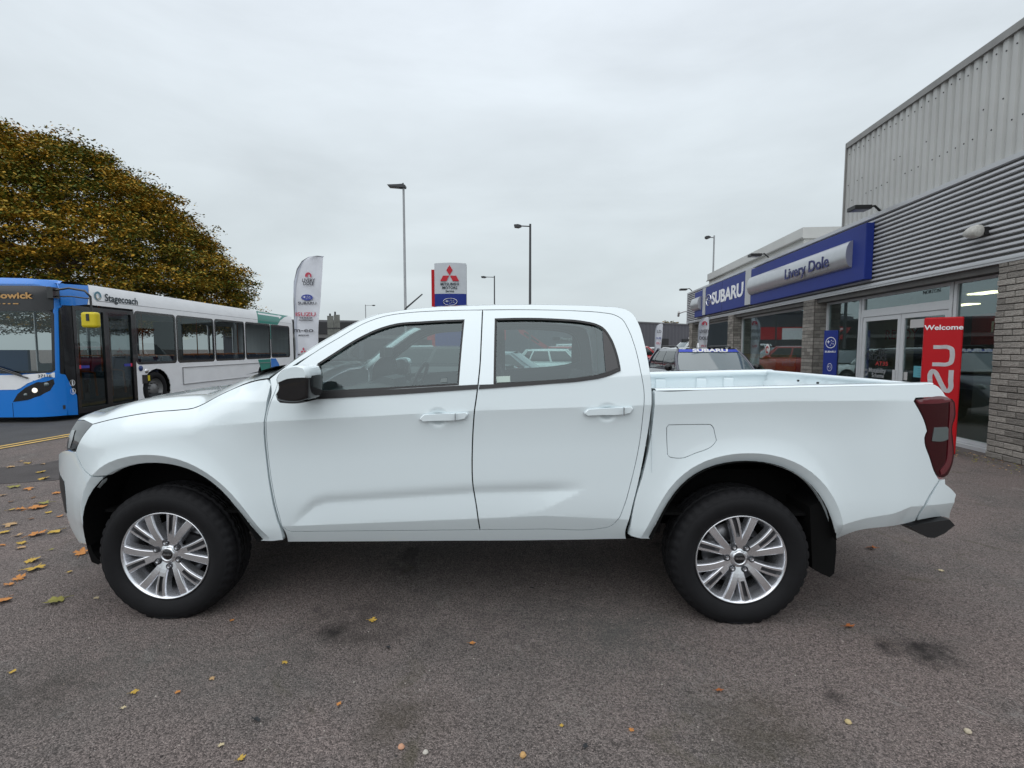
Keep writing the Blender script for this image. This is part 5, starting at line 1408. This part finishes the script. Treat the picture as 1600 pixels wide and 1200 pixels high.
# ------------------------------------------------------------------ far buildings
UNIT = mat('dark_unit_cladding', (.085, .085, .10), .6, var=.12, vscale=.3)
UNITK = mat('unit_black', (.012, .012, .014), .6)
def unit(name, label, p0, p1, h0, h1, depth=14):
    (xa, ya), (xb, yb_) = p0, p1; L = math.hypot(xb-xa, yb_-ya); a = math.atan2(yb_-ya, xb-xa)
    o = empty(name, (xa, ya, 0), a, label, 'building')
    rows = []
    n = int(L/.5)
    for i in range(n+1):
        x = L*i/n; z = h0+(h1-h0)*i/n
        rows.append([(x, -.03 if i % 2 else .03, 0), (x, -.03 if i % 2 else .03, z)])
    MB().grid(rows, smooth=False).build('wall', UNIT, o)
    MB().add([(0, -.08, h0), (L, -.08, h1), (L, depth, h1+.25), (0, depth, h0+.25)], [(0, 1, 2, 3)]).add([(0, -.1, h0-.15), (L, -.1, h1-.15), (L, -.1, h1+.05), (0, -.1, h0+.05)], [(0, 1, 2, 3)]).build('roof', mat('unit_roof', (.14, .14, .15), .6), o)
    MB().box(0, L, depth, depth+.2, 0, h0).box(-.02, .1, .1, depth, 0, h0).box(L-.1, L+.02, .1, depth, 0, h1).build('rear_wall', UNIT, o)
    return o, L
u1, L1 = unit('grey_unit', 'long dark grey industrial unit with black doorway behind the parked cars', (-6, 50), (33, 84), 5.15, 5.6)
for x0 in (37.0, 44.5):
    MB().box(x0, x0+3.4, -.12, -.06, 0, 3.1).build('roller_door', UNITK, u1)
yl = MB().box(48.2, 50.6, -.14, -.1, 3.0, 3.55).build('yellow_sign_board', mat('sign_yellow', (.70, .52, .02), .5), u1)
MB().box(46.4, 48.0, -.14, -.1, 3.15, 3.4).build('white_sign_board', LETW, u1)
MB().box(14.5, 19.5, -.14, -.10, 2.6, 2.95).build('dark_sign_board', UNITK, u1)
text('unit_lettering', 'Motorcycles', .5, (17.0, -.16, 2.8), STW, u1, ext=.002)
u2, L2 = unit('workshop_unit', 'dark fascia workshop with white logo behind the tall flag', (-26, 44), (-5.5, 56), 4.2, 4.5, 10)
MB().box(.2, L2, -.3, -.12, 3.0, 4.15).build('fascia', mat('fascia_dark', (.03, .03, .033), .5), u2)
MB().box(.2, L2, -.2, -.05, 2.6, 2.98).build('soffit', mat('soffit_grey', (.18, .18, .18), .7), u2)
text('unit_lettering', 'parts', .42, (12.3, -.32, 3.55), LETW, u2, ext=.002)
MB().lathe([(-.01, 0), (-.012, .26), (0, .26)], 6, c=(11.0, -.32, 3.55)).build('unit_emblem', LETW, u2)
for k in range(8): MB().box(.8+2.9*k, 3.2+2.9*k, -.12, -.06, .1, 2.5).build('shop_window', UNITK, u2)
ra = empty('red_awning', (-2.8, 46, 0), 0, 'red fascia with white notice seen through the front side window', 'awning')
MB().box(-5.2, 2.2, 0, .3, 2.35, 3.45).build('awning_face', mat('awning_red', (.45, .03, .04), .6), ra)
MB().box(-1.9, -.2, -.05, 0, 2.35, 3.35).build('awning_notice', LETW, ra)
MB().box(-5.1, -5.0, .1, .2, 0, 2.4).box(2.0, 2.1, .1, .2, 0, 2.4).build('awning_posts', POLED, ra)

# ------------------------------------------------------------------ parked cars
CGLASS = mat('car_window', (.012, .018, .02), .06, spec=.6)
WSG = mat('car_windscreen', (.085, .12, .13), .05, coat=.8, spec=.9)
CRIM = mat('car_rim', (.35, .36, .37), .35, metal=.6)
def paint(n, c): return mat('paint_'+n, c, .3, coat=1.0)
def car(label, x, y, th, col, L=4.3, W=1.8, H=1.5, hood=.24, rear=.06, roofr=.80, cat='car', rails=False, belt=.62, ws=.17, rear_slope=.10, seg=False):
    o = empty('parked_car', (x, y, 0), R(th), label, cat, 'cars parked on the forecourt')
    zb = H*belt; x0 = -L/2; w = W/2
    st = [(0, .74, .50, .36), (.015, .84, .44, .50), (.05, .93, .36, .60), (.12, .985, .30, .80*1), (hood, 1., .26, .96), (hood+.10, 1., .24, 1.0), (.6, 1., .24, 1.0), (.86, 1., .26, 1.0), (.95, .97, .30, .97), (.985, .90, .38, .90), (1., .80, .45, .60)]
    hz = {0: .55, .015: .66, .05: .78, .12: .86, hood: .95}
    rows = []
    for u, ww, zl, zt in st:
        zt = zb*hz.get(u, zt if u < .5 else zt)
        hw = w*ww; X = x0+u*L
        half = [(hw*.0, zt+.02), (hw*.6, zt+.015), (hw*.86, zt), (hw*.97, zt-.05), (hw, zt-(zt-zl)*.35), (hw*.99, zl+(zt-zl)*.28), (hw*.95, zl+.03), (hw*.80, zl)]
        r_ = [(X, -a, b) for a, b in half[::-1]]+[(X, a, b) for a, b in half[1:]]
        rows.append(r_)
    m = MB().grid(rows)
    m.add(rows[0], [list(range(len(rows[0])))[::-1]]); m.add(rows[-1], [list(range(len(rows[-1])))])
    m.build('body', col, o)
    xb0, xt0 = x0+hood*L, x0+(hood+ws)*L
    xt1, xb1 = x0+roofr*L, x0+min(.985, roofr+rear_slope)*L
    wb, wt = w*.93, w*.74; zr = H-.05
    def cor(t, v, side): # t: 0 front..1 rear, v: 0 belt..1 roof
        xa = xb0+(xt0-xb0)*v; xe = xb1+(xt1-xb1)*v
        bow = .04*math.sin(v*math.pi)
        return (xa+(xe-xa)*t, side*(wb+(wt-wb)*v+bow), zb-.02+(zr-zb+.02)*v)
    def strip(t0, t1, side, off=0., v0=.0, v1=1.):
        rows = [[cor(t0+(t1-t0)*i/4, v0+(v1-v0)*j/5, side) for j in range(6)] for i in range(5)]
        rows = [[(a, b+side*off, c) for a, b, c in r] for r in rows]
        return rows if side < 0 else rows[::-1]
    for s in (-1, 1):
        for t0, t1 in ((.07, .44), (.475, .80), (.83, .955)):
            MB().grid(strip(t0, t1, s, .006, .10, .90)).build('side_window', CGLASS, o)
        MB().grid(strip(0, 1, s)).build('cabin_side', col, o)
    def cross(t, v0, v1, bulge, name, m_):
        rows = []
        for j in range(6):
            v = v0+(v1-v0)*j/5; a, b = cor(t, v, -1), cor(t, v, 1); r_ = []
            for k in range(9):
                s = k/8; e = 4*s*(1-s)
                r_.append((a[0]+(bulge*e), a[1]*.96+(b[1]-a[1])*.96*s, a[2]+.012))
            rows.append(r_)
        if t > .5: rows = rows[::-1]
        return MB().grid(rows).build(name, m_, o)
    cross(0, .03, .94, -.13, 'windscreen', WSG)
    cross(1, .08, .92, .08, 'rear_window', CGLASS)
    cross(0, .0, .03, -.13, 'scuttle', BLACKP)
    rows = []
    for i in range(9):
        t = i/8; a, b = cor(t, 1, -1), cor(t, 1, 1); fz = .03*math.sin(math.pi*min(1, max(0, t)))
        dxx = -.13*.9 if i == 0 else (.08 if i == 8 else 0)
        rows.append([(a[0]+(dxx*4*s*(1-s)), a[1]+(b[1]-a[1])*s, a[2]+(.035+fz*.6)*(4*s*(1-s))**.6) for s in [k/8 for k in range(9)]])
    MB().grid(rows[::-1]).build('roof', col, o)
    for s in (-1, 1):
        MB().tube([cor(0, v, s) for v in (0, .3, .6, 1)], .035, 6).build('pillar', col, o)
        MB().tube([cor(1, v, s) for v in (0, .5, 1)], .045, 6).build('pillar', col, o)
        if rails: MB().tube([(cor(.12, 1, s)[0], s*wt*.93, H-.01), (cor(.2, 1, s)[0], s*wt*.93, H+.02), (cor(.85, 1, s)[0], s*wt*.93, H+.02), (cor(.95, 1, s)[0], s*wt*.93, H-.01)], .02, 6).build('roof_rail', BLACKP, o)
        mm_ = MB().lathe([(-.10, .02), (-.08, .07), (0, .085), (.05, .07), (.06, 0)], 12, 'x', (xb0+.28*1, s*(w+.09), zb+.06)).build('door_mirror', BLACKP if rails else col, o); mm_.scale = (1, 1, 1)
        # lamps
        hx = x0+.045*L; MB().lathe([(-.12, .0), (-.10, .06), (0, .085), (.10, .06), (.14, 0)], 12, 'x', (hx+.05, s*w*.78, zb*.72)).build('headlight', CLEAR, o)
        MB().box(x0+.955*L, x0+.992*L, min(s*w*.66, s*w*.93), max(s*w*.66, s*w*.93), zb*.72, zb*.93).build('tail_light', REDB, o)
        for ux in (.185, .80):
            wx = x0+ux*L
            MB().lathe([(0, 0), (0, .375)], 24, c=(wx, s*(w*1.003), .345)).build('wheel_arch', LINER, o)
            t = MB().lathe([(0, .20), (-.012, .25), (-.010, .30), (.01, .33), (.19, .33), (.19, .2)], 32).build('wheel', RUB, o, (wx, s*(w+.008), .33))
            t.scale = (1, -s, 1) if s > 0 else (1, 1, 1)
            rm = MB().lathe([(-.004, .20), (-.010, .215), (-.006, .225)], 32)
            for k in range(5):
                a = k*1.2566+.3; rm.prism([(.03*math.cos(a+1.57)+0, .03*math.sin(a+1.57)), (.2*math.cos(a+.12), .2*math.sin(a+.12)), (.2*math.cos(a-.12), .2*math.sin(a-.12)), (.03*math.cos(a-1.57), .03*math.sin(a-1.57))], -.004, .03)
            rm.lathe([(-.008, 0), (-.006, .05), (.02, .055)], 16)
            rm.build('rim', CRIM, t)
    MB().box(x0+.004, x0+.03, -w*.55, w*.55, zb*.30, zb*.52).build('grille', BLACKP, o)
    MB().box(x0-.012, x0+.01, -.26, .26, zb*.36, zb*.47).build('number_plate', MATS['plate_white'], o)
    return o, cor
c1, cor1 = car('dark navy estate with roof rails and blue lettered windscreen banner facing the pickup', 4.66, 12.1, 87, paint('navy', (.012, .014, .035)), 4.5, 1.82, 1.57, rails=True, belt=.66, ws=.15)
# windscreen banner
rows = []
for v in (.83, .95):
    a, b = cor1(0, v, -1), cor1(0, v, 1)
    rows.append([(a[0]-.012-.13*4*s*(1-s), a[1]*.96+(b[1]-a[1])*.96*s, a[2]+.018) for s in [k/12 for k in range(13)]])
MB().grid(rows).build('windscreen_banner', mat('banner_blue', (.01, .04, .42), .4), c1)
a = cor1(0, .89, 1)
bt_ = text('banner_lettering', 'SUBARU', .115, (a[0]-.165, 0, a[2]+.022), LETW, c1, ext=.001, bold=.005, sx=1.9)
bt_.rotation_euler = (R(62), 0, R(-90))
MB().prism([(0.15, H_) for H_ in ()] or [(.10, 1.57), (.20, 1.57), (.16, 1.67), (.13, 1.67)], -.015, .015).build('roof_fin', LETW, c1)
car('teal blue crossover side-on beside the truck cab, front to the right', 6.55, 28, 180, paint('teal', (.012, .06, .10)), 4.2, 1.8, 1.58)
car('red hatchback with pale roof behind the teal crossover', 8.6, 33, 184, paint('red', (.38, .012, .018)), 4.1, 1.75, 1.72)
car('pale grey car just behind the red hatchback', 11.6, 38, 184, paint('pale', (.40, .42, .43)), 4.3, 1.8, 1.66)
car('tall white sport utility behind the other cars near the showroom end', 15.3, 42, 8, paint('white', (.62, .66, .67)), 4.9, 1.9, 2.15, belt=.60)
car('white hatchback seen through the rear side window of the pickup', 2.15, 21.5, 163, paint('hatch_white', (.66, .74, .73)), 4.05, 1.72, 1.53, ws=.16, roofr=.84)
car('large white sport utility behind the white hatchback', 4.3, 31, 178, MATS['paint_white'], 4.7, 1.9, 1.85, rails=True)
car('black estate seen through the front side window of the pickup', -2.2, 12.6, 2, paint('black', (.010, .012, .014)), 4.9, 1.85, 1.62, belt=.70, hood=.20)
r9, c9 = car('red car with its tailgate raised seen through the rear side window', 3.4, 27, 178, MATS['paint_red'], 4.4, 1.78, 1.68)
tgx = [(4.4/2-.75, 1.66), (4.4/2-.66, 1.48), (4.4/2+.75, 2.36), (4.4/2+.88, 2.62), (4.4/2+.62, 2.60)]
MB().prism(tgx, -.70, .70).build('tailgate', MATS['paint_red'], r9)
MB().prism([(4.4/2-.30, 1.90), (4.4/2-.25, 1.80), (4.4/2+.55, 2.32), (4.4/2+.50, 2.44)], -.71, .71).build('tailgate_window', CGLASS, r9)
car('silver-blue car between the black estate and the red car', -.30, 14.85, 172, paint('silver', (.22, .26, .29)), 4.3, 1.78, 1.46)

# ------------------------------------------------------------------ fallen leaves, pebbles, chips
def gpt(px, py):
    a, b = (px-CXP)/FPX, (CYP-py)/FPX
    cp, sp = math.cos(PITCH), math.sin(PITCH)
    d = (a, cp+b*sp, -sp+b*cp); t = -CAMH/d[2]
    return d[0]*t, d[1]*t
LC = {'yellow': (.46, .30, .05), 'orange': (.48, .20, .05), 'brown': (.17, .08, .03), 'olive': (.24, .22, .05), 'rust': (.30, .09, .02), 'pale': (.50, .42, .26), 'dark': (.02, .022, .025), 'tan': (.42, .27, .13)}
LM = {k: mat('leaf_'+k, v, .8, var=.3, vscale=25) for k, v in LC.items()}
def leaf_mesh(seed, lobes=5):
    rd = random.Random(seed); pts = []
    n = 40
    for k in range(n):
        a = 2*math.pi*k/n
        lob = max(0, math.cos(lobes*a/2*1.0))**.7 if lobes == 1 else abs(math.cos(a*lobes/2))**.8
        r = .42+.58*lob*(1 if -2.2 < ((a+math.pi) % (2*math.pi))-math.pi < 2.2 else .35)
        r *= 1+.14*math.sin(13*a+seed)+rd.uniform(-.06, .06)
        pts.append((r*math.cos(a), r*math.sin(a)))
    vs, fs = [(0, 0, .10)], []
    c1_, c2_ = rd.uniform(-.25, .25), rd.uniform(-.3, .3)
    def hz(x, y): return .10+c1_*x*y+c2_*x*x*.5+.16*abs(y)*(.5+x)*.6+.05*math.sin(6*x+seed)
    for ring, q in ((1, .5), (2, 1.)):
        vs += [(x*q, y*q, max(.03, hz(x*q, y*q))) for x, y in pts]
    for k in range(n):
        j = (k+1) % n
        fs += [(0, 1+k, 1+j), (1+k, 1+n+k, 1+n+j, 1+j)]
    m = MB().add(vs, fs, 0, True)
    m.tube([(-.35, 0, .08), (-.9, .05, .10), (-1.25, .12, .04)], .02, 4)
    return m
lmesh = []
for s_ in range(6):
    o = leaf_mesh(s_*7+1).build('fallen_leaf', LM['yellow']); lmesh.append(o.data); bpy.data.objects.remove(o)
LEAVES = [(16, 731, 13, 'tan'), (43, 725, 13, 'yellow'), (31, 722, 8, 'tan'), (67, 726, 9, 'tan'), (63, 739, 15, 'yellow'), (69, 749, 18, 'yellow'), (21, 762, 19, 'olive'), (44, 765, 18, 'orange'), (87, 772, 14, 'orange'), (51, 779, 9, 'brown'), (17, 785, 10, 'brown'), (68, 788, 22, 'olive'), (57, 795, 30, 'orange'), (33, 797, 16, 'orange'), (17, 798, 13, 'yellow'), (75, 802, 12, 'yellow'), (93, 808, 11, 'orange'), (16, 821, 24, 'tan'), (9, 833, 18, 'yellow'), (27, 838, 13, 'tan'), (56, 837, 27, 'orange'), (88, 832, 22, 'yellow'), (35, 850, 16, 'yellow'), (33, 857, 16, 'tan'), (3, 853, 11, 'orange'), (52, 877, 25, 'yellow'), (51, 891, 30, 'yellow'), (127, 866, 26, 'orange'), (29, 906, 22, 'orange'), (15, 915, 16, 'orange'), (6, 940, 30, 'orange'), (88, 941, 32, 'olive'), (108, 895, 9, 'yellow'), (101, 688+45, 7, 'tan'), (47, 812, 9, 'brown'), (4, 775, 12, 'tan'), (80, 860, 8, 'olive')]
FAR = [(581, 971, 15, 'yellow', 'small yellow leaf on the shaded tarmac in front of the truck sill'), (737, 1007, 12, 'orange', 'crumpled orange leaf fragment on the tarmac below the door gap'), (529, 1102, 11, 'orange', 'small orange leaf on open tarmac, lower middle left'), (986, 1143, 11, 'orange', 'small orange leaf right of the pale scuff near the photo bottom'), (877, 1136, 9, 'yellow', 'tiny yellow leaf beside a white scuff near the photo bottom'), (1362, 858, 22, 'rust', 'rusty brown leaf on the tarmac below the rear bumper'), (1325, 981, 20, 'rust', 'rusty leaf flat on the tarmac right of the rear wheel'), (1123, 1081, 16, 'rust', 'thin rusty leaf below the rear wheel'), (209, 1084, 14, 'yellow', 'narrow yellow leaf below the front wheel, left of an orange one'), (277, 1084, 11, 'orange', 'small orange leaf directly below the front wheel'), (331, 1062, 11, 'tan', 'tan leaf scrap between the orange leaf and the front wheel'), (445, 1037, 13, 'yellow', 'folded yellow leaf right of the front wheel on open tarmac'), (376, 1188, 15, 'yellow', 'yellow leaf at the very bottom edge of the photo'), (19, 1052, 13, 'yellow', 'pale yellow leaf at the left edge well below the leaf patch'), (362, 971, 9, 'orange', 'small orange leaf just right of the front tyre foot'), (345, 1167, 13, 'pale', 'pale curled leaf near the bottom edge below the front wheel'), (1470, 893, 10, 'pale', 'small pale leaf on the tarmac right of the rear mud flap'), (192, 1108, 9, 'pale', 'small pale leaf scrap below the narrow yellow leaf'), (401, 1127, 20, 'dark', 'dark folded leaf lying alone on the tarmac, lower left'), (606, 1013, 12, 'dark', 'small dark leaf on the tarmac below the front door'), (915, 1168, 18, 'dark', 'dark curved leaf scrap near the bottom edge, right of centre'), (832, 920, 10, 'dark', 'dark round leaf scrap in the shade under the truck sill'), (150, 936, 10, 'pale', 'pale leaf scrap left of the front tyre')]
ORD = ['first', 'second', 'third', 'fourth', 'fifth', 'sixth', 'seventh', 'eighth', 'ninth', 'tenth', 'eleventh', 'twelfth', 'thirteenth', 'fourteenth', 'fifteenth', 'sixteenth', 'seventeenth', 'eighteenth', 'nineteenth', 'twentieth', 'twenty-first', 'twenty-second', 'twenty-third', 'twenty-fourth', 'twenty-fifth', 'twenty-sixth', 'twenty-seventh', 'twenty-eighth', 'twenty-ninth', 'thirtieth', 'thirty-first', 'thirty-second', 'thirty-third', 'thirty-fourth', 'thirty-fifth', 'thirty-sixth', 'thirty-seventh', 'thirty-eighth']
random.seed(21)
def put_leaf(px, py, size, col, label, k):
    x, y = gpt(px, py); d = math.hypot(y, CAMH); s = size*1.0*y/FPX/2*.93
    me = lmesh[k % 6]
    key = (k % 6, col)
    if key not in _lm:
        m2 = me.copy(); m2.materials.clear(); m2.materials.append(LM[col]); _lm[key] = m2
    o = bpy.data.objects.new('fallen_leaf', _lm[key]); COL.objects.link(o)
    o.location = (x, y, .006); o.scale = (s*(1.15 if col != 'dark' else 1.3), s*(.9 if col not in ('dark', 'rust') else .5), s*1.5)
    o.rotation_euler = (random.uniform(-.1, .1), random.uniform(-.1, .1), random.uniform(-.7, .7) if size < 16 else random.uniform(0, 6.3))
    tag(o, label, 'leaf', 'autumn leaves fallen on the tarmac')
_lm = {}
left = sorted(LEAVES, key=lambda q: -q[1])
for k, (px, py, sz, col) in enumerate(left):
    big = 'large' if sz > 20 else ('small' if sz < 12 else 'mid-sized')
    put_leaf(px, py, sz, col, '%s %s leaf, the %s nearest the camera among leaves left of the front bumper' % (big, col if col != 'tan' else 'tan brown', ORD[k]), k)
for k, (px, py, sz, col, lab) in enumerate(FAR): put_leaf(px, py, sz, col, lab, k)
def pebble(px, py, size, col, label, seed):
    x, y = gpt(px, py); s = size*y/FPX/2
    rd = random.Random(seed); m = MB()
    rows = []
    for i in range(5):
        ph = math.pi*i/4; rows.append([(math.sin(ph)*math.cos(a)*(1+rd.uniform(-.12, .12)), math.sin(ph)*math.sin(a)*(1+rd.uniform(-.12, .12)), math.cos(ph)*.7) for a in [2*math.pi*k/8 for k in range(8)]])
    m.grid(rows[::-1], close=True, smooth=False)
    o = m.build('pebble', mat('pebble_%s' % label.split()[0], col, .85, var=.15, vscale=30)); o.location = (x, y, s*.5); o.scale = (s, s*1.1, s); o.rotation_euler = (0, 0, seed)
    tag(o, label, 'pebble', 'loose pebbles on the tarmac')
pebble(627, 1169, 11, (.50, .27, .17), 'salmon square pebble near the bottom edge, left of a white one', 1)
pebble(665, 1177, 9, (.48, .45, .40), 'white round pebble near the bottom edge, right of the salmon one', 2)
pebble(817, 1182, 11, (.50, .30, .12), 'orange round pebble at the bottom edge near the middle', 3)
pebble(1325, 1130, 10, (.48, .38, .20), 'cream pebble on the open tarmac below the rear bumper', 4)
pebble(1512, 1145, 11, (.46, .40, .30), 'buff angular pebble near the lower right corner', 5)
rng = np.random.default_rng(5)
m = MB()
for k in range(1500):
    y = 1.2+6.8*rng.random()**1.5; x = (rng.random()*2-1)*(y*1.1+.3)
    if -3.0 < x < 2.6 and 2.6 < y < 4.5 and rng.random() < .5: continue
    s = .0018+.0035*rng.random()**2; a = rng.random()*6
    c, sn = math.cos(a)*s, math.sin(a)*s
    b = len(m.v); m.add([(x+c, y+sn, 0.0), (x-sn*.8, y+c*.8, 0), (x-c, y-sn, 0), (x+sn*.9, y-c*.9, 0), (x, y, s*1.1)], [(0, 1, 4), (1, 2, 4), (2, 3, 4), (3, 0, 4)], k % 3)
tag(m.build('stone_chips', [mat('chip_pale', (.40, .37, .33), .9), mat('chip_dark', (.05, .048, .045), .9), mat('chip_mid', (.24, .20, .17), .9)]), kind='stuff')
m = MB(); rng = np.random.default_rng(8)
for k in range(900):
    t = rng.random()*1.0; u = -1.5+10*rng.random()**1.3; off = abs(rng.normal(0, .22))+.02
    x = BX+.0915*u*1-.9958*off; y = BY+.9958*u+.0915*off*-1
    s = .006+.012*rng.random(); a = rng.random()*6; c, sn = math.cos(a)*s, math.sin(a)*s
    m.add([(x+c, y+sn, .006), (x-sn*.6, y+c*.6, .012), (x-c, y-sn, .006), (x+sn*.6, y-c*.6, .004)], [(0, 1, 2, 3)], k % 3)
tag(m.build('leaf_litter', [LM['brown'], LM['tan'], LM['olive']]), kind='stuff')

# turn every piece of lettering into plain mesh so that it has a mask of its own
bpy.context.view_layer.update()
dg = bpy.context.evaluated_depsgraph_get()
for o in [q for q in bpy.data.objects if q.type == 'FONT']:
    me = bpy.data.meshes.new_from_object(o.evaluated_get(dg)); nm = o.name
    n_ = bpy.data.objects.new('lettering_tmp', me); COL.objects.link(n_)
    n_.parent = o.parent; n_.matrix_parent_inverse = o.matrix_parent_inverse
    n_.location, n_.rotation_euler, n_.scale = o.location, o.rotation_euler, o.scale
    for k_ in ('label', 'kind'):
        if k_ in o: n_[k_] = o[k_]
    bpy.data.objects.remove(o); n_.name = nm
